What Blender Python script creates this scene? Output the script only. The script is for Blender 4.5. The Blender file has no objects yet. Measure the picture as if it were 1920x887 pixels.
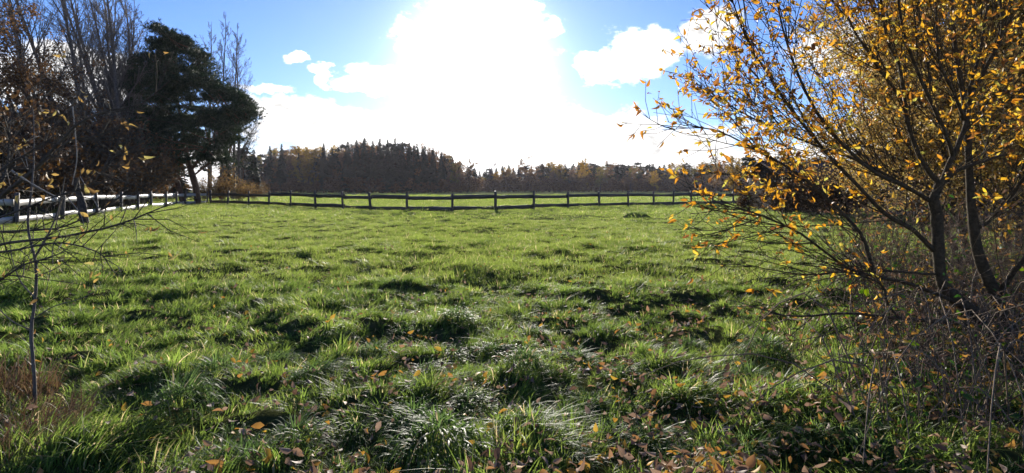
import bpy, math, random
import numpy as np
from math import radians, sin, cos, pi, tan, atan2, asin, atan, sqrt

S = bpy.context.scene
rng = np.random.default_rng(7)
random.seed(7)

# ------------------------------------------------------------------ camera, sky, sun, exposure
EYE = 1.6
FOC = 1000.0                       # focal length in pixels of a 1920 px wide frame
HOR = 355.0                        # row of the horizon in that frame
cam_d = bpy.data.cameras.new('camera'); cam = bpy.data.objects.new('camera', cam_d)
S.collection.objects.link(cam); S.camera = cam
cam.location = (0, 0, EYE); cam.rotation_euler = (radians(90), 0, 0)
cam_d.sensor_width = 36; cam_d.lens = 36 * FOC / 1920
cam_d.shift_y = -(443.5 - HOR) / 1920
cam_d.clip_start = 0.05; cam_d.clip_end = 6000

SUN_AZ, SUN_EL = radians(-3.8), radians(13.5)
SUN_DIR = np.array([sin(SUN_AZ) * cos(SUN_EL), cos(SUN_AZ) * cos(SUN_EL), sin(SUN_EL)])


class E:
    """Small expression wrapper round shader math nodes."""
    nt = None
    def __init__(s, k): s.k = k
    @staticmethod
    def m(op, a, b=None, c=None, clamp=False):
        n = E.nt.nodes.new('ShaderNodeMath'); n.operation = op; n.use_clamp = clamp
        for i, v in enumerate((a, b, c)):
            if v is None: continue
            if isinstance(v, E): E.nt.links.new(v.k, n.inputs[i])
            else: n.inputs[i].default_value = v
        return E(n.outputs[0])
    def __add__(s, o): return E.m('ADD', s, o)
    __radd__ = __add__
    def __sub__(s, o): return E.m('SUBTRACT', s, o)
    def __rsub__(s, o): return E.m('SUBTRACT', o, s)
    def __mul__(s, o): return E.m('MULTIPLY', s, o)
    __rmul__ = __mul__
    def __truediv__(s, o): return E.m('DIVIDE', s, o)
    def mx(s, o): return E.m('MAXIMUM', s, o)
    def mn(s, o): return E.m('MINIMUM', s, o)


def smooth(e, a, b):
    n = E.nt.nodes.new('ShaderNodeMapRange'); n.interpolation_type = 'SMOOTHSTEP'
    E.nt.links.new(e.k, n.inputs[0]); n.inputs[1].default_value = a; n.inputs[2].default_value = b
    return E(n.outputs[0])


def make_world():
    w = bpy.data.worlds.new('World'); S.world = w; w.use_nodes = True
    nt = w.node_tree; nt.nodes.clear(); E.nt = nt; L = nt.links.new
    sky = nt.nodes.new('ShaderNodeTexSky'); sky.sky_type = 'NISHITA'; sky.sun_disc = False
    sky.sun_elevation = SUN_EL; sky.sun_rotation = SUN_AZ
    sky.air_density = 1.0; sky.dust_density = 0.25; sky.ozone_density = 4.0
    tc = nt.nodes.new('ShaderNodeTexCoord')
    sep = nt.nodes.new('ShaderNodeSeparateXYZ'); L(tc.outputs['Generated'], sep.inputs[0])
    x, y, z = (E(sep.outputs[i]) for i in range(3))
    az = E.m('ARCTAN2', x, y); el = E.m('ARCSINE', z)

    def noise(scale, detail, rough, off=0.0, stretch=1.6):
        cx = nt.nodes.new('ShaderNodeCombineXYZ')
        L((x + off).k, cx.inputs[0]); L(y.k, cx.inputs[1]); L((z * stretch).k, cx.inputs[2])
        n = nt.nodes.new('ShaderNodeTexNoise'); n.inputs['Scale'].default_value = scale
        n.inputs['Detail'].default_value = detail; n.inputs['Roughness'].default_value = rough
        L(cx.outputs[0], n.inputs['Vector']); return E(n.outputs[0])
    big = noise(3.2, 7, 0.6, 0.3, 2.2)
    fine = noise(15.0, 9, 0.66, 1.7, 1.8)
    # cumulus bodies: azimuth, elevation, half width, half height (degrees), weight
    def A(px, py):
        a = atan((px - 960) / FOC); return a, atan((HOR - py) / FOC * cos(a))
    blobs = [(900, 150, 9.0, 9.0), (1005, 62, 3.4, 2.0), (880, 250, 13, 4.4), (1185, 110, 3.9, 2.8), (1130, 125, 3.0, 2.0), (1235, 88, 2.6, 2.2),
             (1335, 50, 2.9, 2.7), (640, 245, 10, 3.2), (1105, 258, 8.5, 3.0), (560, 205, 7.0, 1.6), (700, 150, 4.2, 1.5),
             (548, 113, 1.5, .6), (520, 165, 2.6, .5), (600, 133, 1.3, .6), (610, 150, .8, 1.0),
             (80, 150, 7, 3.0), (1250, 275, 9, 2.2), (150, 120, 5, 2.0), (1600, 90, 6, 3), (1700, 250, 9, 3)]
    waz = az + (noise(9.0, 6, .6, 5.1) - .5) * .11; wel = el + (noise(11.0, 6, .6, 9.3) - .5) * .075   # ragged outlines
    cov = None
    for (px, py, rw, rh) in blobs:
        a0, e0 = A(px, py)
        u = (waz - a0) / radians(rw); v = (wel - e0) / radians(rh)
        f = 1.0 - E.m('SQRT', u * u + v * v)
        cov = f if cov is None else cov.mx(f)
    cov = cov.mx(-1.3)
    # low bank of cloud all round the horizon and scattered cumulus over the whole sky
    bank = 1.0 - el / radians(5.0)
    gen = (big - 0.66) * 5.0 - smooth(el, radians(4), radians(10)) * 0.1
    cov = cov.mx(bank.mn(0.75)).mx(gen.mn(0.6))
    dens = cov * 1.25 + (fine - 0.5) * 2.2 + (big - 0.5) * 0.5 + 0.02
    alpha = smooth(dens, -0.06, 0.45)
    # forward scattering: cloud near the sun is far brighter than cloud away from it
    dp = nt.nodes.new('ShaderNodeVectorMath'); dp.operation = 'DOT_PRODUCT'
    L(tc.outputs['Generated'], dp.inputs[0]); dp.inputs[1].default_value = tuple(SUN_DIR)
    ang = E.m('ARCCOSINE', E(dp.outputs['Value']).mn(0.99999))
    near = E.m('EXPONENT', (ang / radians(7.0)) * -1.0)
    thick = smooth(dens + (fine - 0.5) * 4.0, 0.6, 2.0)
    bright = (1.06 - thick * 0.55) * (1.0 + near * 6.0)
    veil = E.m('EXPONENT', (ang / radians(5.2)) * (ang / radians(5.2)) * -1.0) * 2.4   # thin cloud across the sun
    skym = nt.nodes.new('ShaderNodeMixRGB'); skym.blend_type = 'MULTIPLY'; skym.inputs[0].default_value = 1
    L(sky.outputs[0], skym.inputs[1]); skym.inputs[2].default_value = SKY_TINT
    sbg = nt.nodes.new('ShaderNodeBackground'); L(skym.outputs[0], sbg.inputs[0]); sbg.inputs[1].default_value = SKY_STR
    cbg = nt.nodes.new('ShaderNodeBackground'); cbg.inputs[0].default_value = (1, 0.985, 0.97, 1)
    L((bright * CLOUD_STR).k, cbg.inputs[1])
    mix = nt.nodes.new('ShaderNodeMixShader'); L(alpha.k, mix.inputs[0]); L(sbg.outputs[0], mix.inputs[1]); L(cbg.outputs[0], mix.inputs[2])
    vbg = nt.nodes.new('ShaderNodeBackground'); vbg.inputs[0].default_value = (1, 0.985, 0.97, 1); L((veil * CLOUD_STR).k, vbg.inputs[1])
    add = nt.nodes.new('ShaderNodeAddShader'); L(mix.outputs[0], add.inputs[0]); L(vbg.outputs[0], add.inputs[1])
    out = nt.nodes.new('ShaderNodeOutputWorld'); L(add.outputs[0], out.inputs[0])
    w.cycles.sampling_method = 'MANUAL'; w.cycles.sample_map_resolution = 1024


SKY_STR, SKY_TINT, CLOUD_STR = 0.08, (0.78, 0.88, 1.24, 1), 0.56
make_world()
sun_d = bpy.data.lights.new('sun', 'SUN'); sun_d.energy = 4.6; sun_d.angle = radians(0.6); sun_d.color = (1, 0.93, 0.82)
sun = bpy.data.objects.new('sun', sun_d); S.collection.objects.link(sun)
from mathutils import Vector, Matrix
sun.rotation_euler = Vector(-SUN_DIR).to_track_quat('-Z', 'Y').to_euler()
S.view_settings.view_transform = 'Standard'; S.view_settings.look = 'None'
S.view_settings.exposure = 1.02; S.view_settings.gamma = 1.0; S.view_settings.use_curve_mapping = False
S.render.engine = 'CYCLES'
S.cycles.max_bounces = 8; S.cycles.diffuse_bounces = 3; S.cycles.glossy_bounces = 2; S.cycles.transmission_bounces = 5
S.cycles.transparent_max_bounces = 6; S.cycles.sample_clamp_indirect = 4.0
S.cycles.use_adaptive_sampling = True; S.cycles.adaptive_threshold = 0.018
S.cycles.caustics_reflective = False; S.cycles.caustics_refractive = False

# ------------------------------------------------------------------ small helpers
COL = S.collection


def P(px, py, d):
    """The point d metres ahead that the photograph shows at (px, py)."""
    return np.array([(px - 960) / FOC * d, d, EYE + (HOR - py) / FOC * d])


def tag(o, label=None, cat=None, group=None, kind=None):
    if label: o['label'] = label
    if cat: o['category'] = cat
    if group: o['group'] = group
    if kind: o['kind'] = kind
    return o


def empty(name, loc=(0, 0, 0), rz=0.0, **k):
    o = bpy.data.objects.new(name, None); COL.objects.link(o)
    o.location = tuple(loc); o.rotation_euler = (0, 0, rz)
    return tag(o, **k)


def obj(name, me, parent=None, **k):
    o = bpy.data.objects.new(name, me); COL.objects.link(o); o.parent = parent
    return tag(o, **k)


def copy_tree(o, parent=None):
    c = o.copy(); COL.objects.link(c); c.parent = parent
    for ch in [q for q in o.children]:
        copy_tree(ch, c)
    return c


def mesh(name, V, faces, mats, smooth=False, attrs=None, midx=None):
    """faces: list of int arrays (n,k) with k = 3 or 4."""
    me = bpy.data.meshes.new(name)
    V = np.asarray(V, np.float32).reshape(-1, 3)
    faces = [np.asarray(f, np.int32) for f in faces if len(f)]
    me.vertices.add(len(V)); me.vertices.foreach_set('co', V.ravel())
    loops = np.concatenate([f.ravel() for f in faces]); tot = np.concatenate([np.full(len(f), f.shape[1], np.int32) for f in faces])
    me.loops.add(len(loops)); me.loops.foreach_set('vertex_index', loops)
    me.polygons.add(len(tot)); start = np.zeros(len(tot), np.int32); start[1:] = np.cumsum(tot)[:-1]
    me.polygons.foreach_set('loop_start', start); me.polygons.foreach_set('loop_total', tot)
    if smooth: me.polygons.foreach_set('use_smooth', np.ones(len(tot), bool))
    if midx is not None: me.polygons.foreach_set('material_index', np.asarray(midx, np.int32))
    for m in (mats if isinstance(mats, (list, tuple)) else [mats]): me.materials.append(m)
    for k, a in (attrs or {}).items():
        at = me.attributes.new(k, 'FLOAT', 'POINT'); at.data.foreach_set('value', np.asarray(a, np.float32))
    me.update(calc_edges=True); me.validate()
    return me


def unit(v):
    v = np.asarray(v, float); return v / (np.linalg.norm(v, axis=-1, keepdims=True) + 1e-12)


# value noise used for the lie of the land
_T = np.random.default_rng(3).random((256, 256))
def vnoise(x, y):
    xi = np.floor(x).astype(int); yi = np.floor(y).astype(int); fx = x - xi; fy = y - yi
    fx = fx * fx * (3 - 2 * fx); fy = fy * fy * (3 - 2 * fy)
    g = lambda a, b: _T[a & 255, b & 255]
    return (g(xi, yi) * (1 - fx) + g(xi + 1, yi) * fx) * (1 - fy) + (g(xi, yi + 1) * (1 - fx) + g(xi + 1, yi + 1) * fx) * fy
def sstep(a, b, x):
    t = np.clip((x - a) / (b - a), 0, 1); return t * t * (3 - 2 * t)
def mound(x, y):
    """0..1, where the field has hummocks."""
    m = sstep(.52, .9, vnoise(x / .40 + 40, y / .36 + 11)) * .6 + sstep(.6, .92, vnoise(x / .95 + 9, y / .62 + 71)) * .75
    return m
def height(x, y):
    x = np.asarray(x, float); y = np.asarray(y, float)
    fade = 1 - sstep(45, 75, y); nearf = 1 - .55 * sstep(6, 18, y)
    h = .16 * (vnoise(x / 9 + 3, y / 7 + 5) - .5) * sstep(2, 9, y)
    h += .07 * (vnoise(x / 2.3 + 13, y / 2 + 25) - .5)
    h += .135 * mound(x, y) * nearf
    return h * fade
def hz(x, y): return float(height(np.array([x]), np.array([y]))[0])

# ------------------------------------------------------------------ materials
def mat(name):
    m = bpy.data.materials.new(name); m.use_nodes = True; nt = m.node_tree; nt.nodes.clear()
    out = nt.nodes.new('ShaderNodeOutputMaterial'); return m, nt, out


def ramp(nt, stops, fac=None):
    r = nt.nodes.new('ShaderNodeValToRGB'); e = r.color_ramp.elements
    while len(e) < len(stops): e.new(0.5)
    for q, (p, c) in zip(e, stops): q.position = p; q.color = (*c, 1)
    if fac is not None: nt.links.new(fac, r.inputs[0])
    return r


def ntex(nt, scale, detail=4, rough=.55, coord='Object', vec=None):
    n = nt.nodes.new('ShaderNodeTexNoise'); n.inputs['Scale'].default_value = scale; n.inputs['Detail'].default_value = detail
    n.inputs['Roughness'].default_value = rough
    if vec is None:
        tc = nt.nodes.new('ShaderNodeTexCoord'); vec = tc.outputs[coord]
    nt.links.new(vec, n.inputs['Vector']); return n


def leaf_mat(name, stops, trans=.5, rough=.5, tsat=1.25):
    """A thin leaf: part of the light goes through it. Each leaf takes its own colour from the ramp."""
    m, nt, out = mat(name); L = nt.links.new; E.nt = nt
    at = nt.nodes.new('ShaderNodeAttribute'); at.attribute_name = 'rnd'
    oi = nt.nodes.new('ShaderNodeObjectInfo')
    f = E.m('FRACT', E(at.outputs['Fac']) + E(oi.outputs['Random']))
    r = ramp(nt, stops, f.k)
    b = nt.nodes.new('ShaderNodeBsdfPrincipled'); L(r.outputs[0], b.inputs['Base Color']); b.inputs['Roughness'].default_value = rough
    b.inputs['Specular IOR Level'].default_value = .2
    t = nt.nodes.new('ShaderNodeBsdfTranslucent')
    hs = nt.nodes.new('ShaderNodeHueSaturation'); hs.inputs['Saturation'].default_value = tsat; hs.inputs['Value'].default_value = 1.25
    L(r.outputs[0], hs.inputs['Color']); L(hs.outputs[0], t.inputs[0])
    mx = nt.nodes.new('ShaderNodeMixShader'); mx.inputs[0].default_value = trans
    L(b.outputs[0], mx.inputs[1]); L(t.outputs[0], mx.inputs[2]); L(mx.outputs[0], out.inputs[0])
    return m


def bark_mat(name, c1, c2, scale=9, bump=.5, rough=.85, spec=.2):
    m, nt, out = mat(name); L = nt.links.new
    n = ntex(nt, scale, 6, .65); r = ramp(nt, [(.3, c1), (.7, c2)], n.outputs[0])
    b = nt.nodes.new('ShaderNodeBsdfPrincipled'); L(r.outputs[0], b.inputs['Base Color']); b.inputs['Roughness'].default_value = rough
    b.inputs['Specular IOR Level'].default_value = spec
    n2 = ntex(nt, scale * 4, 5, .7)
    bp = nt.nodes.new('ShaderNodeBump'); bp.inputs['Strength'].default_value = bump; bp.inputs['Distance'].default_value = .02
    L(n2.outputs[0], bp.inputs['Height']); L(bp.outputs[0], b.inputs['Normal']); L(b.outputs[0], out.inputs[0])
    return m


def grass_mat(name, lo, hi, dry, trans=.42, rough=.38, spec=.3):
    m, nt, out = mat(name); L = nt.links.new; E.nt = nt
    at = nt.nodes.new('ShaderNodeAttribute'); at.attribute_name = 'rnd'
    oi = nt.nodes.new('ShaderNodeObjectInfo'); geo = nt.nodes.new('ShaderNodeNewGeometry')
    n = ntex(nt, .55, 3, .6, vec=geo.outputs['Position'])
    f = E.m('FRACT', E(at.outputs['Fac']) + E(oi.outputs['Random']))
    g = (f * .55 + E(n.outputs[0]) * 1.3 - .42)
    r = ramp(nt, [(0, lo), (.75, hi), (.93, hi), (1, dry)], E.m('MINIMUM', E.m('MAXIMUM', g, 0.0), .9).k)
    dryf = smooth(f, .93, .96)
    mc = nt.nodes.new('ShaderNodeMixRGB'); L(dryf.k, mc.inputs[0]); L(r.outputs[0], mc.inputs[1]); mc.inputs[2].default_value = (*dry, 1)
    b = nt.nodes.new('ShaderNodeBsdfPrincipled'); L(mc.outputs[0], b.inputs['Base Color']); b.inputs['Roughness'].default_value = rough
    b.inputs['Specular IOR Level'].default_value = spec
    t = nt.nodes.new('ShaderNodeBsdfTranslucent')
    hs = nt.nodes.new('ShaderNodeHueSaturation'); hs.inputs['Hue'].default_value = .491; hs.inputs['Saturation'].default_value = 1.05; hs.inputs['Value'].default_value = 2.45
    L(mc.outputs[0], hs.inputs['Color']); L(hs.outputs[0], t.inputs[0])
    mx = nt.nodes.new('ShaderNodeMixShader'); mx.inputs[0].default_value = trans
    L(b.outputs[0], mx.inputs[1]); L(t.outputs[0], mx.inputs[2]); L(mx.outputs[0], out.inputs[0])
    return m


def ground_mat():
    m, nt, out = mat('meadow_soil'); L = nt.links.new; E.nt = nt
    geo = nt.nodes.new('ShaderNodeNewGeometry'); pos = geo.outputs['Position']
    sp = nt.nodes.new('ShaderNodeSeparateXYZ'); L(pos, sp.inputs[0])
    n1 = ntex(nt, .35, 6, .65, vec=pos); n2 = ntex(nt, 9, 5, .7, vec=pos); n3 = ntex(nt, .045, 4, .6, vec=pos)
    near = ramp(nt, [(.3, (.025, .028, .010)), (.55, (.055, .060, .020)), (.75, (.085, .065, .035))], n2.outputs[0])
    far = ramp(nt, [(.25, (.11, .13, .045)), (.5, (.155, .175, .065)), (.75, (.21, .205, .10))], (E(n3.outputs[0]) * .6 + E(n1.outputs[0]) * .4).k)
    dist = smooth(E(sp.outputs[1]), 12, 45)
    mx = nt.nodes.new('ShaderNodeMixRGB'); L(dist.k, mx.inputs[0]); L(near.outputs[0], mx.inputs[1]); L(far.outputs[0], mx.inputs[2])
    b = nt.nodes.new('ShaderNodeBsdfPrincipled'); L(mx.outputs[0], b.inputs['Base Color']); b.inputs['Roughness'].default_value = 1
    b.inputs['Specular IOR Level'].default_value = 0
    bp = nt.nodes.new('ShaderNodeBump'); bp.inputs['Strength'].default_value = .6; bp.inputs['Distance'].default_value = .06
    L(n2.outputs[0], bp.inputs['Height']); L(bp.outputs[0], b.inputs['Normal']); L(b.outputs[0], out.inputs[0])
    return m


def plank_mat(name, c1, c2, rough=.6, spec=.4):
    m, nt, out = mat(name); L = nt.links.new; E.nt = nt
    tc = nt.nodes.new('ShaderNodeTexCoord'); mp = nt.nodes.new('ShaderNodeMapping'); mp.inputs['Scale'].default_value = (1.2, 14, 14)
    L(tc.outputs['Object'], mp.inputs[0]); n = ntex(nt, 2.2, 6, .7, vec=mp.outputs[0])
    r = ramp(nt, [(.3, c1), (.72, c2)], n.outputs[0])
    b = nt.nodes.new('ShaderNodeBsdfPrincipled'); L(r.outputs[0], b.inputs['Base Color']); b.inputs['Roughness'].default_value = rough
    b.inputs['Specular IOR Level'].default_value = spec
    bp = nt.nodes.new('ShaderNodeBump'); bp.inputs['Strength'].default_value = .35; bp.inputs['Distance'].default_value = .01
    L(n.outputs[0], bp.inputs['Height']); L(bp.outputs[0], b.inputs['Normal']); L(b.outputs[0], out.inputs[0])
    return m


M = {}
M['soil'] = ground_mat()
M['grass'] = grass_mat('grass_blade', (.062, .098, .022), (.150, .196, .042), (.40, .34, .17), trans=.52, rough=.5, spec=.2)
M['grass_near'] = grass_mat('near_grass_blade', (.050, .092, .020), (.122, .180, .036), (.36, .30, .16), trans=.52, rough=.5, spec=.13)
M['tussock'] = grass_mat('tussock_blade', (.034, .068, .022), (.080, .130, .036), (.28, .24, .14), trans=.46, rough=.5, spec=.08)
M['drygrass'] = leaf_mat('dry_grass', [(0, (.06, .036, .022)), (.5, (.13, .085, .05)), (1, (.22, .16, .10))], .3)
M['bark_dark'] = bark_mat('dark_bark', (.035, .030, .024), (.11, .095, .072), 14)
M['bark_shrub'] = bark_mat('shrub_bark', (.042, .033, .020), (.125, .097, .060), 30, .9, .85, .08)
M['bark_pale'] = bark_mat('pale_bark', (.16, .145, .12), (.34, .31, .26), 12)
M['bark_grey'] = bark_mat('grey_bark', (.07, .06, .052), (.17, .15, .13), 7)
M['bark_pine'] = bark_mat('pine_bark', (.06, .035, .022), (.16, .085, .05), 6)
M['bark_snag'] = bark_mat('rotten_bark', (.025, .020, .016), (.07, .055, .045), 10)
M['needles'] = leaf_mat('pine_needles', [(0, (.018, .034, .018)), (.5, (.030, .05, .024)), (1, (.05, .068, .03))], .15, .5)
M['spruce'] = leaf_mat('spruce_needles', [(0, (.014, .024, .014)), (1, (.034, .046, .022))], .15, .6)
M['leaf_autumn'] = leaf_mat('autumn_leaf', [(0, (.20, .09, .035)), (.25, (.40, .18, .035)), (.5, (.55, .28, .04)), (.75, (.62, .37, .05)), (.92, (.54, .41, .08)), (1, (.36, .35, .08))], .6, .45, 1.05)
M['leaf_yellow'] = leaf_mat('yellow_leaf', [(0, (.17, .10, .04)), (.35, (.34, .21, .06)), (.8, (.48, .34, .09)), (1, (.34, .30, .10))], .45, .55, 1.0)
M['leaf_russet'] = leaf_mat('russet_leaf', [(0, (.08, .045, .028)), (.5, (.15, .080, .036)), (1, (.24, .13, .045))], .35, .65, 1.05)
M['leaf_brown'] = leaf_mat('brown_leaf', [(0, (.05, .032, .022)), (.6, (.10, .058, .03)), (1, (.17, .10, .045))], .25, .7)  # brown darkened to carry the shade inside the thicket
M['leaf_gold'] = leaf_mat('golden_leaf', [(0, (.26, .15, .035)), (.5, (.38, .24, .05)), (1, (.46, .33, .08))], .45, .6)
M['leaf_far'] = leaf_mat('far_russet_leaf', [(0, (.12, .07, .04)), (.5, (.22, .12, .05)), (1, (.34, .20, .07))], .45, .65, 1.0)
M['leaf_ochre'] = leaf_mat('ochre_leaf', [(0, (.13, .07, .03)), (.5, (.23, .13, .04)), (1, (.33, .22, .06))], .4, .65, 1.0)
M['leaf_olive'] = leaf_mat('olive_leaf', [(0, (.09, .09, .025)), (.5, (.18, .16, .04)), (1, (.28, .22, .05))], .45, .6)
M['leaf_litter'] = leaf_mat('fallen_leaf', [(0, (.10, .055, .035)), (.3, (.22, .13, .08)), (.6, (.36, .24, .16)), (.75, (.40, .19, .06)), (.9, (.50, .26, .04)), (1, (.58, .36, .05))], .3, .6, 1.0)
M['leaf_green'] = leaf_mat('green_leaf', [(0, (.035, .075, .022)), (.6, (.07, .13, .03)), (1, (.15, .20, .04))], .4, .4)
M['rail_dark'] = plank_mat('weathered_dark_timber', (.045, .036, .030), (.10, .082, .068))
M['rail_pale'] = plank_mat('sun_glare_timber', (.24, .228, .212), (.48, .46, .43), .55, .25)  # weathered timber; grazing sun glare is put into the pale colour
M['post'] = plank_mat('post_timber', (.05, .042, .035), (.13, .11, .09))
M['shed_wall'] = plank_mat('stained_boards', (.026, .018, .013), (.055, .038, .028), .8, .1)
M['shed_roof'] = bark_mat('brown_roof', (.075, .038, .030), (.13, .070, .055), 20, .3)
M['shed_trim'] = plank_mat('shed_trim', (.05, .035, .026), (.09, .066, .05))
M['far_twigs'] = bark_mat('far_twigs', (.085, .062, .055), (.14, .105, .09), 2)


def glass_mat():
    m, nt, out = mat('window_glass'); b = nt.nodes.new('ShaderNodeBsdfPrincipled')
    b.inputs['Base Color'].default_value = (.03, .035, .04, 1); b.inputs['Roughness'].default_value = .06
    b.inputs['Specular IOR Level'].default_value = .8; nt.links.new(b.outputs[0], out.inputs[0]); return m
M['glass'] = glass_mat()

# ------------------------------------------------------------------ geometry builders
class Wood:
    """Collects branches (polylines with radii) and turns them into one tube mesh."""
    def __init__(s): s.g = {}; s.tips = []
    def add(s, pts, rad, sides):
        pts = np.asarray(pts, float); s.g.setdefault((len(pts), sides), []).append((pts, np.asarray(rad, float)))
    def arrays(s):
        Vs, Fs, off = [], [], 0
        for (n, k), lst in s.g.items():
            Pn = np.stack([q[0] for q in lst]); R = np.stack([q[1] for q in lst]); B = len(lst)
            T = np.gradient(Pn, axis=1); T = unit(T)
            ref = np.where(np.abs(unit(Pn[:, -1] - Pn[:, 0])[:, 2:3]) > .8, np.array([[1., 0, 0]]), np.array([[0, 0, 1.]]))[:, None, :]
            N1 = unit(np.cross(T, ref)); N2 = np.cross(T, N1)
            a = np.arange(k) * 2 * pi / k
            ring = Pn[:, :, None, :] + R[:, :, None, None] * (np.cos(a)[None, None, :, None] * N1[:, :, None, :] + np.sin(a)[None, None, :, None] * N2[:, :, None, :])
            Vs.append(ring.reshape(-1, 3))
            i = np.arange(n - 1)[:, None]; j = np.arange(k)[None, :]; j2 = (j + 1) % k
            q = np.stack([i * k + j, i * k + j2, (i + 1) * k + j2, (i + 1) * k + j], -1).reshape(-1, 4)
            F = q[None] + (off + np.arange(B) * n * k)[:, None, None]
            Fs.append(F.reshape(-1, 4)); off += B * n * k
        return np.concatenate(Vs), np.concatenate(Fs)
    def mesh(s, name, m):
        V, F = s.arrays(); return mesh(name, V, [F], m, smooth=True)


def curve(pts, n):
    """Smooth resampling of a hand-placed polyline (Catmull-Rom)."""
    p = np.asarray(pts, float); p = np.vstack([2 * p[0] - p[1], p, 2 * p[-1] - p[-2]])
    k = len(p) - 3; t = np.linspace(0, k, n); out = []
    for q in t:
        i = min(int(q), k - 1); f = q - i; a, b, c, d = p[i:i + 4]
        out.append(.5 * (2 * b + (c - a) * f + (2 * a - 5 * b + 4 * c - d) * f * f + (3 * b - a - 3 * c + d) * f ** 3))
    return np.array(out)


def perp(d, r):
    v = r.normal(size=3); v -= d * np.dot(v, d); return v / (np.linalg.norm(v) + 1e-9)


def grow(W, r, p, d, L, rad, lvl, sp):
    """Recursive limb. sp: per level lists n (points), wander, up, kids, angle, ratio, start, sides; rmin."""
    n = sp['n'][lvl]; st = L / (n - 1); pts = [np.array(p, float)]; d = unit(d)
    for i in range(n - 1):
        d = unit(d + r.normal(size=3) * sp['wander'][lvl] + np.array([sp.get('blow', 0), 0, sp['up'][lvl]]))
        pts.append(pts[-1] + d * st)
    pts = np.array(pts); t = np.linspace(0, 1, n); R = np.maximum(rad * (1 - t * sp.get('taper', .85)), sp['rmin'])
    W.add(pts, R, sp['sides'][lvl])
    if lvl + 1 >= len(sp['n']):
        W.tips.append((pts, lvl)); return
    k = sp['kids'][lvl]; k = max(1, int(round(k * r.uniform(.75, 1.25))))
    for q in range(k):
        f = sp['start'][lvl] + (1 - sp['start'][lvl]) * (q + r.uniform(0, 1)) / k; f = min(f, .99)
        i = min(int(f * (n - 1)), n - 2); g = f * (n - 1) - i
        bp = pts[i] * (1 - g) + pts[i + 1] * g; bd = unit(pts[i + 1] - pts[i])
        a = radians(sp['angle'][lvl]) * r.uniform(.7, 1.3)
        nd = bd * cos(a) + perp(bd, r) * sin(a)
        Lc = L * sp['ratio'][lvl] * (1 - sp.get('cone', .55) * f) * r.uniform(.7, 1.25)
        rc = max(min(R[i] * .62, rad * .5), sp['rmin'])
        grow(W, r, bp, nd, Lc, rc, lvl + 1, sp)


def scatter(name, base_V, base_F, pos, rot, scl, m, rnd, smooth=False):
    """Many copies of one small leaf joined into one part. rot: (N,3,3)."""
    base_V = np.asarray(base_V, float); N = len(pos); k = len(base_V)
    V = np.einsum('nij,kj->nki', rot, base_V) * np.asarray(scl).reshape(N, 1, 1) + np.asarray(pos)[:, None, :]
    Fs = [(np.asarray(f)[None] + (np.arange(N) * k)[:, None, None]).reshape(-1, np.asarray(f).shape[1]) for f in base_F]
    return mesh(name, V.reshape(-1, 3), Fs, m, smooth, {'rnd': np.repeat(rnd, k)})


def rots(d, roll):
    """Rotation matrices whose local X axis is d, turned by roll about it."""
    d = unit(d); up = np.where(np.abs(d[:, 2:3]) > .95, np.array([[1., 0, 0]]), np.array([[0, 0, 1.]]))
    s = unit(np.cross(up, d)); u = np.cross(d, s)
    c, q = np.cos(roll)[:, None], np.sin(roll)[:, None]
    return np.stack([d, s * c + u * q, u * c - s * q], -1)


def leaf_shape(w=.38, fold=.12, curl=.15, seg=4):
    """Pointed oval leaf along +X, unit long, with a folded midrib and a curl, on a short stalk."""
    V, F = [(-.18, -.008, 0), (-.18, .008, 0)], []
    for i in range(seg + 1):
        t = i / seg; hw = w * .5 * (sin(pi * t ** .8)) ** .8 if 0 < t < 1 else .012
        z = -curl * t * t * 1.2
        V += [(t, -hw, z + fold * hw * 2), (t, 0, z), (t, hw, z + fold * hw * 2)]
    V = np.array(V); Q = []
    for i in range(seg):
        a = 2 + i * 3
        Q += [(a, a + 1, a + 4, a + 3), (a + 1, a + 2, a + 5, a + 4)]
    return V, [np.array(Q), np.array([(0, 3, 1)])]


def box_arrays(c, s):
    c = np.asarray(c, float); s = np.asarray(s, float) / 2
    V = np.array([[i, j, k] for i in (-1, 1) for j in (-1, 1) for k in (-1, 1)], float) * s + c
    F = np.array([(0, 1, 3, 2), (4, 6, 7, 5), (0, 4, 5, 1), (2, 3, 7, 6), (0, 2, 6, 4), (1, 5, 7, 3)])
    return V, F


def boxes(name, lst, m):
    Vs, Fs, o = [], [], 0
    for c, s in lst:
        V, F = box_arrays(c, s); Vs.append(V); Fs.append(F + o); o += 8
    return mesh(name, np.concatenate(Vs), [np.concatenate(Fs)], m)

# ------------------------------------------------------------------ the ground
def build_ground():
    ys = np.concatenate([np.linspace(-10, 1.4, 24), np.arange(1.5, 14, .075), 14 * np.exp(np.linspace(0, math.log(1200 / 14), 175))])
    us = np.linspace(-1.7, 1.7, 430)
    Y, U = np.meshgrid(ys, us, indexing='ij'); X = U * (np.maximum(Y, 0) * .95 + 6)
    Z = height(X, Y); n, k = Y.shape
    V = np.stack([X, Y, Z], -1).reshape(-1, 3)
    i = np.arange(n - 1)[:, None]; j = np.arange(k - 1)[None]
    F = np.stack([i * k + j, i * k + j + 1, (i + 1) * k + j + 1, (i + 1) * k + j], -1).reshape(-1, 4)
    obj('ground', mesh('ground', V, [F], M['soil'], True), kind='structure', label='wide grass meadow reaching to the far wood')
build_ground()


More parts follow.
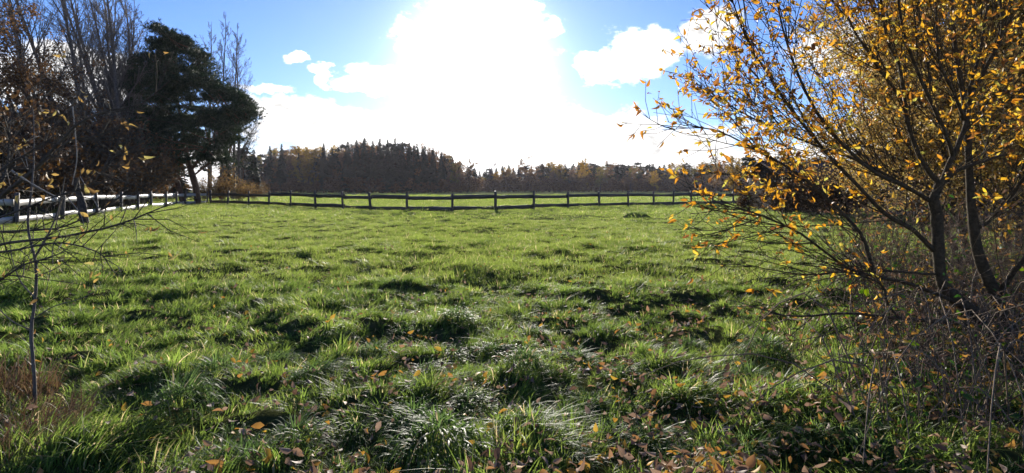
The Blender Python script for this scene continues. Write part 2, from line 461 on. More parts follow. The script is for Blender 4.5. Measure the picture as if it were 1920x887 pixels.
def tuft(name, r, n, rad, l0, l1, w, segs, lean, m, droop=1.0, dome=0.0):
    """A tuft of bent tapering blades, unit scale in metres."""
    Vs, Qs, Ts, rn, o = [], [], [], [], 0
    for b in range(n):
        a = r.uniform(0, 2 * pi); q = rad * sqrt(r.uniform(0, 1)); base = np.array([q * cos(a), q * sin(a), -.015 + dome * (1 - (q / rad) ** 2)])
        L = r.uniform(l0, l1); oa = a + r.normal() * .9
        out = np.array([cos(oa), sin(oa)]) * r.uniform(.1, .75) + np.array(lean) * r.uniform(.2, 1.8)
        side = np.array([-sin(oa + r.normal() * .5), cos(oa + r.normal() * .5), 0]); side /= np.linalg.norm(side)
        bend = r.uniform(.5, 1.5) * droop
        ww = w * r.uniform(.7, 1.3); up0, fall = r.uniform(.35, .8), r.uniform(.55, 1.15) * (.4 + .8 * q / rad)
        for i in range(segs + 1):
            t = i / segs
            th = min(bend * t * 1.15, 2.3)
            p = base + np.array([out[0] * t * L * (.35 + .75 * t * bend), out[1] * t * L * (.35 + .75 * t * bend), L * t * (1 - .33 * bend * t)])
            if dome: p = base + np.array([out[0] * L * (t * .95 - .15 * t * t), out[1] * L * (t * .95 - .15 * t * t), L * (up0 * t - fall * t * t)])
            hw = ww * (1 - t ** 1.6) * .5
            if i < segs: Vs += [p - side * hw, p + side * hw]
            else: Vs += [p]
        for i in range(segs - 1):
            c = o + 2 * i; Qs.append((c, c + 1, c + 3, c + 2))
        c = o + 2 * (segs - 1); Ts.append((c, c + 1, c + 2))
        rn += [r.uniform(0, 1)] * (2 * segs + 1); o += 2 * segs + 1
    return mesh(name, Vs, [np.array(Qs).reshape(-1, 4), np.array(Ts)], m, False, {'rnd': rn})


def build_grass():
    r = np.random.default_rng(21)
    coll = bpy.data.collections.new('grass_tufts')
    specs = [(20, .055, .10, .22, .0075, 4), (18, .06, .10, .24, .008, 4), (24, .07, .05, .12, .006, 3), (14, .05, .1, .22, .0085, 3),
             (46, .17, .07, .14, .008, 2), (50, .19, .06, .12, .008, 2), (40, .18, .08, .17, .009, 2),
             (80, .55, .08, .15, .019, 2), (80, .6, .07, .13, .019, 2)]
    for i, (n, rad, l0, l1, w, sg) in enumerate(specs):
        me = tuft('tuft', r, n, rad, l0, l1, w, sg, (.34, -.08), M['grass_near' if i < 3 else 'grass'], 1.5 if i < 2 else 1.0)
        coll.objects.link(bpy.data.objects.new('tuft_%02d' % i, me))
    pts, rot, scl, idx = [], [], [], []
    def band(y0, y1, dens, ids, sc, slope=1.08, extra=1.6):
        A = slope * (y1 * y1 - y0 * y0) + 2 * extra * (y1 - y0); n = int(A * dens)
        y = np.sqrt(r.uniform(y0 * y0, y1 * y1, n)); x = r.uniform(-1, 1, n) * (slope * y + extra)
        clump = sstep(.12, .88, vnoise(x / .33 + 5, y / .30 + 8)); wind = vnoise(x / .7 + 31, y / .7 + 77); big = vnoise(x / 2.6 + 50, y / 2.6 + 3); mo = mound(x, y)
        keep = r.uniform(0, 1, n) < np.clip(.45 + 1.0 * clump, .25, 1)
        s = sc * (.48 + .75 * clump + .35 * big + .25 * mo) * r.uniform(.75, 1.3, n)
        # worn thin under the shrubs at the sides
        bare = sstep(.55, .75, x / np.maximum(y, 1)) * (1 - sstep(9, 12, y))
        keep &= r.uniform(0, 1, n) > bare * .5
        x, y, s = x[keep], y[keep], s[keep]; n = len(x)
        pts.append(np.stack([x, y, height(x, y)], -1))
        wk = wind[keep]; rot.append(np.stack([r.normal(0, .2, n), r.normal(0, .2, n), (wk - .5) * 7 + r.normal(0, .9, n)], -1))
        scl.append(np.stack([s, s, s * r.uniform(.75, 1.25, n)], -1)); idx.append(r.choice(ids, n))
    band(1.3, 5, 290, [0, 1, 2, 2, 3], .68)
    band(5, 9, 190, [0, 1, 2, 2, 3], .64)
    band(9, 16, 70, [4, 5, 6], .68)
    band(16, 28, 40, [4, 5, 6], .66)
    band(28, 64, 5.5, [7, 8], .68)
    band(64, 130, .9, [7, 8], 1.5)
    Vv = np.concatenate(pts).astype(np.float32); me = bpy.data.meshes.new('grass')
    me.vertices.add(len(Vv)); me.vertices.foreach_set('co', Vv.ravel())
    a = me.attributes.new('rot', 'FLOAT_VECTOR', 'POINT'); a.data.foreach_set('vector', np.concatenate(rot).astype(np.float32).ravel())
    a = me.attributes.new('scl', 'FLOAT_VECTOR', 'POINT'); a.data.foreach_set('vector', np.concatenate(scl).astype(np.float32).ravel())
    a = me.attributes.new('idx', 'INT', 'POINT'); a.data.foreach_set('value', np.concatenate(idx).astype(np.int32))
    me.materials.append(M['grass'])
    o = obj('grass', me, kind='stuff', label='short tufted green meadow grass lit from behind', cat='grass')
    ng = bpy.data.node_groups.new('grass_scatter', 'GeometryNodeTree')
    ng.interface.new_socket('Geometry', in_out='INPUT', socket_type='NodeSocketGeometry')
    ng.interface.new_socket('Geometry', in_out='OUTPUT', socket_type='NodeSocketGeometry')
    gi = ng.nodes.new('NodeGroupInput'); go = ng.nodes.new('NodeGroupOutput'); L = ng.links.new
    iop = ng.nodes.new('GeometryNodeInstanceOnPoints'); ci = ng.nodes.new('GeometryNodeCollectionInfo')
    ci.inputs['Collection'].default_value = coll; ci.inputs['Separate Children'].default_value = True; ci.inputs['Reset Children'].default_value = True
    def na(n, t):
        q = ng.nodes.new('GeometryNodeInputNamedAttribute'); q.data_type = t; q.inputs[0].default_value = n
        return q.outputs['Attribute']
    L(gi.outputs[0], iop.inputs['Points']); L(ci.outputs[0], iop.inputs['Instance']); iop.inputs['Pick Instance'].default_value = True
    L(na('idx', 'INT'), iop.inputs['Instance Index']); L(na('rot', 'FLOAT_VECTOR'), iop.inputs['Rotation']); L(na('scl', 'FLOAT_VECTOR'), iop.inputs['Scale'])
    L(iop.outputs[0], go.inputs[0])
    md = o.modifiers.new('scatter', 'NODES'); md.node_group = ng
build_grass()

# ------------------------------------------------------------------ fences
def rail_mesh(r, L, h, t, m):
    """Rough-sawn board along +X with wavy waney edges."""
    n = max(8, int(L / .3)); x = np.linspace(0, L, n + 1)
    top = h / 2 + .1 * h * np.cumsum(r.normal(size=n + 1)) / 2.2; top -= np.linspace(0, top[-1] - h / 2, n + 1)
    bot = -h / 2 - np.abs(.12 * h * np.convolve(r.normal(size=n + 3), [.3, .4, .3], 'valid'))
    top = np.clip(top, h * .36, h * .66)
    V = np.concatenate([np.stack([x, np.full(n + 1, s * t / 2), z], -1) for s in (-1, 1) for z in (bot, top)])
    k = n + 1; i = np.arange(n)
    f = lambda a, b: np.stack([a * k + i, a * k + i + 1, b * k + i + 1, b * k + i], -1)
    F = np.concatenate([f(0, 1), f(3, 2), f(1, 3), f(2, 0), [[0, k, 3 * k, 2 * k]], [[n, 2 * k + n, 3 * k + n, k + n]]])
    return mesh('rail', V, [F], m)


def post_mesh(r, h, w, m):
    zs = [-.15, h * .3, h * .7, h - .02, h]; V = []; j = r.normal(size=2) * .015
    for i, z in enumerate(zs):
        s = w / 2 * (.8 if i == 4 else 1); dx, dy = j * (z / h) * 2
        for a in range(7):
            q = a * 2 * pi / 7 + .2
            V.append((s * cos(q) * r.uniform(.9, 1.1) + dx, s * sin(q) * r.uniform(.9, 1.1) + dy, z + (r.uniform(-.02, .02) if i == 4 else 0)))
    F = [(i * 7 + a, i * 7 + (a + 1) % 7, (i + 1) * 7 + (a + 1) % 7, (i + 1) * 7 + a) for i in range(4) for a in range(7)]
    T = [(28, 28 + a, 28 + a + 1) for a in range(1, 6)]
    return mesh('post', V, [np.array(F), np.array(T)], m)


def fence(label, posts, rail_m, post_m, seed, side=-1, heights=(.27, 1.06), hgt=.25, dip=None):
    r = np.random.default_rng(seed)
    pts = [np.array([(px - 960) / FOC * d, d]) for px, d in posts]
    root = empty('rail_fence', (pts[len(pts) // 2][0], pts[len(pts) // 2][1], 0), label=label, cat='fence')
    c0 = np.array(root.location)
    root_z = 0
    for i, p in enumerate(pts):
        o = obj('post', post_mesh(r, r.uniform(1.36, 1.5), r.uniform(.16, .21), post_m), root)
        o.location = (p[0] - c0[0], p[1] - c0[1], hz(*p)); o.rotation_euler = (r.normal() * .025, r.normal() * .025, r.uniform(0, 6))
    for i in range(len(pts) - 1):
        a, b = pts[i], pts[i + 1]; L = np.linalg.norm(b - a); dv = (b - a) / L; nrm = np.array([-dv[1], dv[0]]) * side * .1
        for h in heights:
            za = hz(*a) + h + r.normal() * .03; zb = hz(*b) + h + r.normal() * .03
            o = obj('rail', rail_mesh(r, L + .16, hgt * r.uniform(.9, 1.15), .04, rail_m), root)
            s = a - dv * .08 + nrm * (1 + .45 * (i % 2))
            o.location = (s[0] - c0[0], s[1] - c0[1], za); o.rotation_euler = (0, -atan2(zb - za, L), atan2(dv[1], dv[0]))
    return root


fence('dark weathered two-rail timber fence crossing the meadow in front of the far wood',
      [(395, 57), (427, 55), (466, 52.5), (504, 50), (545, 47.5), (592, 44.5), (643, 42), (695, 40), (763, 38.2), (848, 37.6), (929, 38.6), (1001, 41),
       (1065, 43.8), (1124, 46), (1178, 47.8), (1226, 49.3), (1262, 50.6), (1296, 51.8), (1337, 53), (1375, 54.4), (1411, 56), (1448, 57.5)],
      M['rail_dark'], M['rail_dark'], 5, side=1)
fence('two-rail timber fence coloured pale for sun glare, running along the wood beside the pine',
      [(-95, 20.3), (31, 24), (117, 28.5), (183, 33), (227, 37), (259, 41), (284, 44.5), (312, 48.5), (331, 51.5), (347, 54), (388, 57.2)],
      M['rail_pale'], M['post'], 6, side=1)
fence('pale two-rail fence glimpsed behind the yellow-leaved shrub',
      [(1625, 34), (1690, 31), (1765, 28.5), (1850, 26), (1950, 24), (2060, 22)], M['rail_pale'], M['post'], 8, side=1)

# ------------------------------------------------------------------ timber shed behind the shrub
def build_shed():
    x0, x1, y0, y1, ev, rd = 17.6, 22.4, 35.0, 39.5, 2.75, 3.5
    cx, cy = (x0 + x1) / 2, (y0 + y1) / 2
    root = empty('timber_shed', (cx, y0, 0), label='dark timber shed with brown pitched roof half hidden by the yellow shrub', cat='shed')
    w, dp = x1 - x0, y1 - y0; T = .14
    def part(name, lst, m, parent=root): return obj(name, boxes(name, lst, m), parent)
    part('wall', [((0, T / 2, ev / 2), (w, T, ev))], M['shed_wall'])
    part('wall', [((0, dp - T / 2, ev / 2), (w, T, ev))], M['shed_wall'])
    for s in (-1, 1):
        V = [(-T / 2, T, 0), (-T / 2, dp - T, 0), (-T / 2, dp - T, ev), (-T / 2, dp / 2, rd - .1), (-T / 2, T, ev)]
        V = np.array(V + [(T / 2, b, c) for _, b, c in V]) + np.array([s * (w / 2 - T / 2), 0, 0])
        me = bpy.data.meshes.new('wall'); me.from_pydata([tuple(v) for v in V], [], [(0, 1, 2, 3, 4), (9, 8, 7, 6, 5)] + [(i, i + 5, (i + 1) % 5 + 5, (i + 1) % 5) for i in range(5)])
        me.materials.append(M['shed_wall']); obj('wall', me, root)
    for s in (-1, 1):   # roof slopes with an overhang over a porch in front
        ov = .75 if s < 0 else .35
        za = ev - ov * (rd - ev) / (dp / 2); ya = -ov if s < 0 else dp + ov
        V = [(-w / 2 - .35, ya, za), (w / 2 + .35, ya, za), (w / 2 + .35, dp / 2, rd), (-w / 2 - .35, dp / 2, rd)]
        V = V + [(a, b, c + .09) for a, b, c in V]
        me = bpy.data.meshes.new('roof_slope'); me.from_pydata(V, [], [(0, 1, 2, 3), (7, 6, 5, 4), (0, 4, 5, 1), (1, 5, 6, 2), (2, 6, 7, 3), (3, 7, 4, 0)])
        me.materials.append(M['shed_roof']); obj('roof_slope', me, root)
    part('fascia', [((0, -.76, ev - .29), (w + .7, .03, .16))], M['shed_trim'])
    for x in (-2.5, -.2, 2.2):
        part('porch_post', [((x, -.62, 1.2), (.13, .13, 2.42))], M['shed_trim'])
    d = part('door', [((-1.5, -.03, 1.02), (.95, .05, 2.0))], M['shed_trim']); part('door_handle', [((-1.15, -.075, 1.05), (.04, .04, .16))], M['glass'], d)
    for x in (.25, 1.55):
        f = part('window', [((x, -.02, 1.05), (1.0, .06, .07)), ((x, -.02, 1.98), (1.0, .06, .07)), ((x - .465, -.02, 1.515), (.07, .06, .86)), ((x + .465, -.02, 1.515), (.07, .06, .86)), ((x, -.02, 1.515), (.05, .05, .86))], M['shed_trim'])
        for q in (-.22, .22): part('pane', [((x + q, -.012, 1.515), (.38, .02, .86))], M['glass'], f)
build_shed()

# ------------------------------------------------------------------ trees: shared meshes
def leafcloud(name, tips, r, per, size, m, spread=.25, shape=None, droop=-.35):
    pos, dr = [], []
    for pts, _ in tips:
        for q in range(per):
            f = r.uniform(.15, 1); i = min(int(f * (len(pts) - 1)), len(pts) - 2); g = f * (len(pts) - 1) - i
            pos.append(pts[i] * (1 - g) + pts[i + 1] * g + r.normal(size=3) * spread); dr.append(r.normal(size=3) + np.array([0, 0, droop]))
    pos = np.array(pos); dr = np.array(dr); N = len(pos)
    V, F = shape or (np.array([(0, -.28, 0), (.5, -.42, .06), (1, 0, -.1), (.5, .42, .06), (0, .28, 0)]), [np.array([(0, 1, 3, 4)]), np.array([(1, 2, 3)])])
    return scatter(name, V, F, pos, rots(dr, r.uniform(0, 2 * pi, N)), size * r.uniform(.6, 1.35, N), m, r.uniform(0, 1, N))


def far_spruce(seed, H=25.0):
    r = np.random.default_rng(seed); W = Wood(); W.add([(0, 0, 0), (0, 0, H * .5), (0, 0, H * .99)], [.28, .17, .02], 6)
    tr = W.mesh('trunk', M['bark_pine']); Vs, Fs, o, rn = [], [], 0, []
    z = H * .10
    while z < H * .985:
        f = (z - H * .1) / (H * .9); Lb = (.16 * H * (1 - f) ** .8 + .25) * r.uniform(.85, 1.1)
        k = 10 if f < .7 else 7
        for b in range(k):
            a = r.uniform(0, 2 * pi); L = Lb * r.uniform(.65, 1.2); dr = np.array([cos(a), sin(a), 0]); sd = np.array([-sin(a), cos(a), 0])
            dz = -.28 - .25 * (1 - f) + r.normal() * .08; wd = .26 * L + .12
            p0 = np.array([0, 0, z]); zz = np.array([0, 0, 1.])
            pts = [p0, p0 + dr * L * .45 + sd * wd + zz * (dz * L * .5 - .15), p0 + dr * L + zz * (dz * L * .75), p0 + dr * L * .45 - sd * wd + zz * (dz * L * .5 - .15), p0 + dr * L * .5 + zz * (dz * L * .25 + .12),
                   p0 + dr * L * .8 + sd * wd * .8 + zz * (dz * L * .8 - .3), p0 + dr * L * .8 - sd * wd * .8 + zz * (dz * L * .8 - .3)]
            Vs += pts; Fs += [(o, o + 1, o + 4), (o, o + 4, o + 3), (o + 4, o + 1, o + 2), (o + 4, o + 2, o + 3), (o + 4, o + 5, o + 2), (o + 4, o + 2, o + 6)]; rn += [r.uniform(0, 1)] * 7; o += 7
        z += H * .026 * (1 - .45 * f)
    return tr, mesh('crown', Vs, [np.array(Fs)], M['spruce'], False, {'rnd': rn})


def far_pine(seed, H=22.0):
    r = np.random.default_rng(seed); W = Wood()
    W.add([(0, 0, 0), (.2, 0, H * .5), (0, .1, H * .95)], [.25, .16, .04], 6); pos = []
    for b in range(34):
        z = H * r.uniform(.42, .97); a = r.uniform(0, 2 * pi); L = H * .15 * (1.15 - z / H) * 2.6 * r.uniform(.6, 1.1)
        e = np.array([cos(a) * L, sin(a) * L, z + L * .25]); W.add([(0.1, 0, z), tuple(e * np.array([.5, .5, 1]) + np.array([0, 0, -.1])), tuple(e)], [.07, .05, .02], 4)
        for q in range(26): pos.append(e * np.array([.82, .82, 1]) + r.normal(size=3) * np.array([.55, .55, .3]))
    pos = np.array(pos); N = len(pos)
    V = np.array([(0, -.06, 0), (1, -.5, .2), (1.1, 0, -.1), (1, .5, .2), (0, .06, 0)]); F = [np.array([(0, 1, 4), (1, 2, 4), (2, 3, 4)])]
    return W.mesh('trunk', M['bark_pine']), scatter('crown', V, F, pos, rots(r.normal(size=(N, 3)), r.uniform(0, 6, N)), r.uniform(.4, .9, N), M['spruce'], r.uniform(0, 1, N))


def far_broadleaf(seed, H, wide, m, per=7, size=.34, bark=None, up=.06):
    r = np.random.default_rng(seed); W = Wood()
    sp = dict(n=[7, 5, 4, 3], wander=[.06, .14, .2, .25], up=[.05, up, .05, .02], kids=[20, 6, 4], angle=[52 * wide, 45, 45], ratio=[.42 * wide, .5, .5], start=[.1, .2, .25], sides=[6, 4, 3, 3], rmin=.025, cone=.35)
    grow(W, r, (0, 0, -.1), (0, 0, 1), H * .92, H * .012, 0, sp)
    return W.mesh('trunk', bark or M['far_twigs']), (leafcloud('crown', W.tips, r, per, size, m, .3) if per else None)


def place_tree(parts, name, loc, rz, s, sz, label, group, cat='tree'):
    root = empty(name, loc, rz, label=label, cat=cat, group=group); root.scale = (s, s, sz)
    for nm, me in zip(('trunk', 'crown'), parts):
        if me is not None: obj(nm, me, root)
    return root


far = {'spruce': [far_spruce(i) for i in (1, 2, 3)], 'pine': [far_pine(i) for i in (4, 5)],
       'gold': [far_broadleaf(i, 20, .75, M['leaf_gold'], 8) for i in (6, 7)], 'russet': [far_broadleaf(i, 18, 1.0, M['leaf_far'], 6) for i in (8, 9)],
       'olive': [far_broadleaf(i, 18, .8, M['leaf_olive'], 4) for i in (10, 11)], 'bare': [far_broadleaf(i, 19, .95, None, 0) for i in (12, 13)],
       'bush': [far_broadleaf(14, 6, 1.25, M['leaf_russet'], 3, .4)]}
HT = {'spruce': 25, 'pine': 22, 'gold': 20, 'russet': 18, 'olive': 18, 'bare': 19, 'bush': 6}
NAMES = {'spruce': 'spruce_tree', 'pine': 'pine_tree', 'gold': 'birch_tree', 'russet': 'oak_tree', 'olive': 'birch_tree', 'bare': 'bare_tree', 'bush': 'hedge_shrub'}
rf = np.random.default_rng(33)


def far_tree(kind, px, d, top_y, label, group, wid=1.0):
    x = (px - 960) / FOC * d; H = EYE + (HOR - top_y) / FOC * d
    v = far[kind]; sz = H / HT[kind]
    return place_tree(v[rf.integers(len(v))], NAMES[kind], (x, d, 0), rf.uniform(0, 6.28), sz * wid * rf.uniform(.9, 1.12), sz, label, group)


def far_wood():
    L1 = 'trees of the tall dark wood on the far side of the field'; L2 = 'trees of the lower mixed wood on the far side of the field'
    lab = lambda k, b: {'spruce': 'dark pointed spruce', 'pine': 'dark round-topped pine', 'gold': 'golden autumn birch', 'russet': 'russet autumn oak', 'olive': 'olive-yellow birch', 'bare': 'bare grey-brown tree', 'bush': 'low brown shrub'}[k] + b
    b1 = ' in the tall dark wood left of the sun'; b2 = ' in the lower mixed wood right of the sun'
    prof = lambda px: np.interp(px, [440, 480, 520, 560, 600, 640, 690, 730, 780, 830, 865, 895], [285, 284, 278, 275, 272, 266, 259, 260, 268, 280, 290, 306])
    px = 452.0
    while px < 893:
        if px < 520: k = rf.choice(['pine', 'olive', 'russet', 'spruce'])
        elif px < 640: k = rf.choice(['gold', 'gold', 'pine', 'spruce', 'olive', 'russet'])
        elif px < 815: k = rf.choice(['spruce'] * 5 + ['russet'])
        else: k = rf.choice(['russet', 'russet', 'spruce', 'olive', 'pine'])
        far_tree(k, px, rf.uniform(243, 252), prof(px) + rf.uniform(4, 24) + (4 if k != 'spruce' else -3), lab(k, ' on the edge of the tall dark wood left of the sun'), L1)
        px += rf.uniform(6, 11)
    for row, d0 in ((0, 258), (1, 272), (2, 288)):
        px = 446.0 + row * 4
        while px < 880 - row * 6:
            k = rf.choice(['spruce', 'spruce', 'pine', 'spruce', 'gold'] if px < 640 else ['spruce', 'spruce', 'spruce', 'pine'])
            far_tree(k, px, d0 + rf.uniform(-5, 5), prof(px) + rf.uniform(5, 18), lab(k, ' standing deep in the tall dark wood left of the sun'), L1, 1.15)
            px += rf.uniform(12, 19)
    for px, ty in ((506, 272), (528, 268), (607, 266), (652, 263), (668, 260), (684, 256), (699, 262), (712, 257), (727, 259), (741, 256), (754, 263), (768, 265), (782, 266), (797, 271), (812, 276), (828, 283)):
        far_tree('spruce', px, rf.uniform(238, 242), ty, 'spire-topped dark spruce standing tallest on the edge of the tall dark wood', L1, .95)
    # right block
    far_tree('bare', 915, 300, 291, 'bare feathery tree, first of the pair rising above the low wood right of the spruces', L2)
    far_tree('bare', 941, 303, 293, 'bare feathery tree, second of the pair rising above the low wood right of the spruces', L2)
    far_tree('russet', 984, 300, 301, 'tall russet tree standing above the fence post right of the bare pair', L2)
    far_tree('gold', 1096, 296, 301, 'tallest golden tree in the lower mixed wood right of the sun', L2, 1.0)
    far_tree('olive', 1127, 290, 314, 'slim yellow tree at the field edge beside the tallest golden tree', L2, 1.1)
    far_tree('russet', 1181, 288, 317, 'round orange-brown tree with a clear trunk at the field edge', L2, 1.15)
    far_tree('gold', 1228, 288, 322, 'small golden tree at the field edge right of the round orange-brown one', L2, 1.1)
    prof2 = lambda px: np.interp(px, [890, 960, 1050, 1150, 1300, 1420, 1500, 2000], [318, 312, 308, 310, 310, 300, 300, 296])
    px = 886.0
    while px < 1470:
        k = rf.choice(['russet', 'bare', 'gold', 'gold', 'olive', 'russet', 'pine'])
        far_tree(k, px, rf.uniform(302, 316), prof2(px) + rf.uniform(-2, 22), lab(k, b2), L2, 1.35); px += rf.uniform(10, 17)
    for row, d0 in ((0, 324), (1, 340)):
        px = 890.0 + row * 5
        while px < 1690:
            k = rf.choice(['pine', 'spruce', 'spruce', 'spruce'])
            far_tree(k, px, d0 + rf.uniform(-5, 5), prof2(px) + rf.uniform(-5, 9), lab(k, ' standing deep in the lower mixed wood right of the sun'), L2, 1.6); px += rf.uniform(9, 13)
    px = 884.0
    while px < 1470:
        far_tree('bush', px, rf.uniform(290, 300), rf.uniform(334, 346), 'low brown shrub along the foot of the lower mixed wood', 'shrubs along the foot of the far wood', 1.5); px += rf.uniform(10, 15)
    px = 456.0
    while px < 895:
        far_tree('bush', px, rf.uniform(236, 241), rf.uniform(336, 347), 'low brown shrub along the foot of the tall dark wood', 'shrubs along the foot of the far wood', 1.4); px += rf.uniform(11, 17)
    # nearer trees by the shed
    for px, d, ty, k in ((1405, 120, 290, 'pine'), (1425, 126, 296, 'spruce'), (1480, 118, 290, 'pine'), (1502, 124, 293, 'spruce'), (1535, 130, 296, 'pine'), (1350, 150, 305, 'russet'), (1375, 140, 298, 'gold'), (1625, 110, 300, 'russet'), (1590, 115, 300, 'spruce')):
        far_tree(k, px, d, ty, lab(k, ' rising behind the timber shed'), 'trees behind the timber shed')
far_wood()

# ------------------------------------------------------------------ the wood on the left
def px_line(pts, n): return curve([P(*p) for p in pts], n)


def needle_tuft(n=16, L=1.0):
    r = np.random.default_rng(2); V, F = [], []
    for i in range(n):
        d = unit(r.normal(size=3) + np.array([1.6, 0, .1])); s = unit(np.cross(d, r.normal(size=3))) * .055
        b = d * .05; o = len(V); V += [b - s, b + s, d * r.uniform(.7, 1.0)]; F.append((o, o + 1, o + 2))
    return np.array(V), [np.array(F)]


def scots_pine():
    r = np.random.default_rng(51); D = 56.0; W = Wood()
    base = P(358, 384, D); base[2] = 0
    root = empty('scots_pine', base, label='big dark wind-swept Scots pine with two trunks at the fence corner', cat='tree')
    G = lambda pts, n: curve([P(x, y, D + q) for x, y, q in pts], n) - base
    limbs = [([(372, 386, 0), (366, 345, 0), (352, 300, 0), (345, 255, .3), (335, 200, .5), (322, 130, .6), (306, 66, .6)], .36, .06),
             ([(345, 388, .8), (332, 340, .8), (322, 300, 1), (318, 250, 1.3), (300, 190, 1.6), (285, 130, 1.8)], .28, .05),
             ([(358, 318, 0), (378, 292, -.5), (398, 265, -1), (430, 240, -1.4), (462, 215, -1.6)], .17, .03),
             ([(347, 270, 0), (375, 235, .6), (400, 200, 1.0), (428, 180, 1.2)], .13, .03), ([(340, 225, .4), (365, 180, 1), (388, 135, 1.5)], .12, .03),
             ([(330, 185, .5), (350, 135, 0), (358, 90, -.4)], .1, .03), ([(322, 290, 1), (295, 262, 0), (265, 245, -1), (240, 235, -1.5)], .14, .03),
             ([(312, 225, 1.4), (285, 195, .5), (258, 170, 0), (240, 150, 0)], .11, .03), ([(330, 330, .8), (300, 315, -.6), (268, 305, -1.4)], .1, .03),
             ([(362, 330, 0), (395, 305, 1), (430, 290, 1.6)], .1, .03), ([(298, 160, 1.7), (275, 125, 1), (262, 105, .6)], .08, .03)]
    for pts, r0, r1 in limbs:
        c = G(pts, 14); W.add(c, np.linspace(r0, r1, 14) * (1 + .05 * r.normal(size=14)), 9)
    outline = np.array([(296, 48), (318, 66), (350, 72), (362, 92), (384, 104), (398, 140), (420, 168), (452, 172), (470, 192), (478, 214), (462, 236), (448, 262), (415, 282), (430, 305), (395, 300), (365, 270), (330, 300), (290, 335), (245, 340), (222, 300), (228, 230), (210, 200), (232, 172), (236, 140), (262, 104), (284, 70)], float)
    def inside(x, y):
        c = False; j = len(outline) - 1
        for i in range(len(outline)):
            xi, yi = outline[i]; xj, yj = outline[j]
            if (yi > y) != (yj > y) and x < (xj - xi) * (y - yi) / (yj - yi) + xi: c = not c
            j = i
        return c
    pos, dr, sk = [], [], 0; pads = []
    cen = np.array([320., 190.]); outline[:, 0] = 318 + (outline[:, 0] - 322) * .92
    for i in range(len(outline) - 7):
        for f in (0, .5):
            q = outline[i] * (1 - f) + outline[i + 1] * f; pads.append(tuple(q + (cen - q) * .035))
    pads += [(r.uniform(222, 335), r.uniform(265, 345)) for _ in range(26)]
    while len(pads) < 228:
        x, y = r.uniform(205, 480), r.uniform(46, 342)
        if not inside(x, y): continue
        if 300 < x < 400 and y > 262 and r.uniform() < .55: continue
        pads.append((x, y))
    allc = np.concatenate([G(pts, 14)[4:] for pts, _, _ in limbs])
    for x, y in pads:
        depth = r.normal() * 2.4; c = P(x, y, D + depth) - base
        a, b, h = r.uniform(.8, 1.5), r.uniform(.8, 1.5), r.uniform(.28, .5)
        q = allc[np.argmin(((allc - c + np.array([0, 0, .8])) ** 2).sum(1))]
        mid = (q + c) / 2 + np.array([0, 0, -.25]); W.add(curve([q, mid, c], 5), [.06, .05, .04, .03, .015], 5)
        for k in range(125):
            v = r.normal(size=3) * .5; p = c + v * np.array([a, b, h]) + np.array([0, 0, .12 - .10 * (v[0] ** 2 + v[1] ** 2)])
            pos.append(p); dr.append(np.array([.55 + .5 * v[0], .5 * v[1], .45]) + r.normal(size=3) * .4)
        for k in range(5):
            e = c + r.normal(size=3) * np.array([a, b, h]) * .5; W.add([c, (c + e) / 2, e], [.02, .015, .01], 3)
    pos = np.array(pos); dr = np.array(dr); N = len(pos); V, F = needle_tuft(13)
    obj('trunk', W.mesh('trunk', M['bark_pine']), root)
    obj('crown', scatter('crown', V, F, pos, rots(dr, r.uniform(0, 6.28, N)), r.uniform(.30, .52, N), M['needles'], r.uniform(0, 1, N)), root)
scots_pine()

BARE = dict(n=[12, 7, 5, 4], wander=[.022, .06, .1, .16], up=[.012, .07, .06, .04], kids=[30, 8, 5], angle=[33, 32, 36], ratio=[.34, .42, .5], start=[.2, .2, .2], sides=[8, 5, 3, 3], rmin=.013, cone=.6, taper=.9)
def bare_variant(seed, H, lean, blow=0.0, r0=.25):
    r = np.random.default_rng(seed); W = Wood(); sp = dict(BARE, blow=0.0)
    n = 14; t = np.linspace(0, 1, n); tr = np.stack([lean * H * t ** 1.15 + np.cumsum(r.normal(size=n)) * .05, np.cumsum(r.normal(size=n)) * .05, H * t - .1], -1)
    R = np.maximum(r0 * (1 - .93 * t), .015); W.add(tr, R, 8)
    for q in range(36):
        f = .15 + .8 * (q + r.uniform()) / 36; i = min(int(f * (n - 1)), n - 2); g = f * (n - 1) - i; p = tr[i] * (1 - g) + tr[i + 1] * g
        bd = unit(tr[i + 1] - tr[i]); a = radians(r.uniform(22, 48)); nd = bd * cos(a) + perp(bd, r) * sin(a)
        grow(W, r, p, nd, H * .27 * (1.12 - f) * r.uniform(.7, 1.3), max(R[i] * .42, .012), 1, sp)
    return W.mesh('trunk', M['bark_grey'])


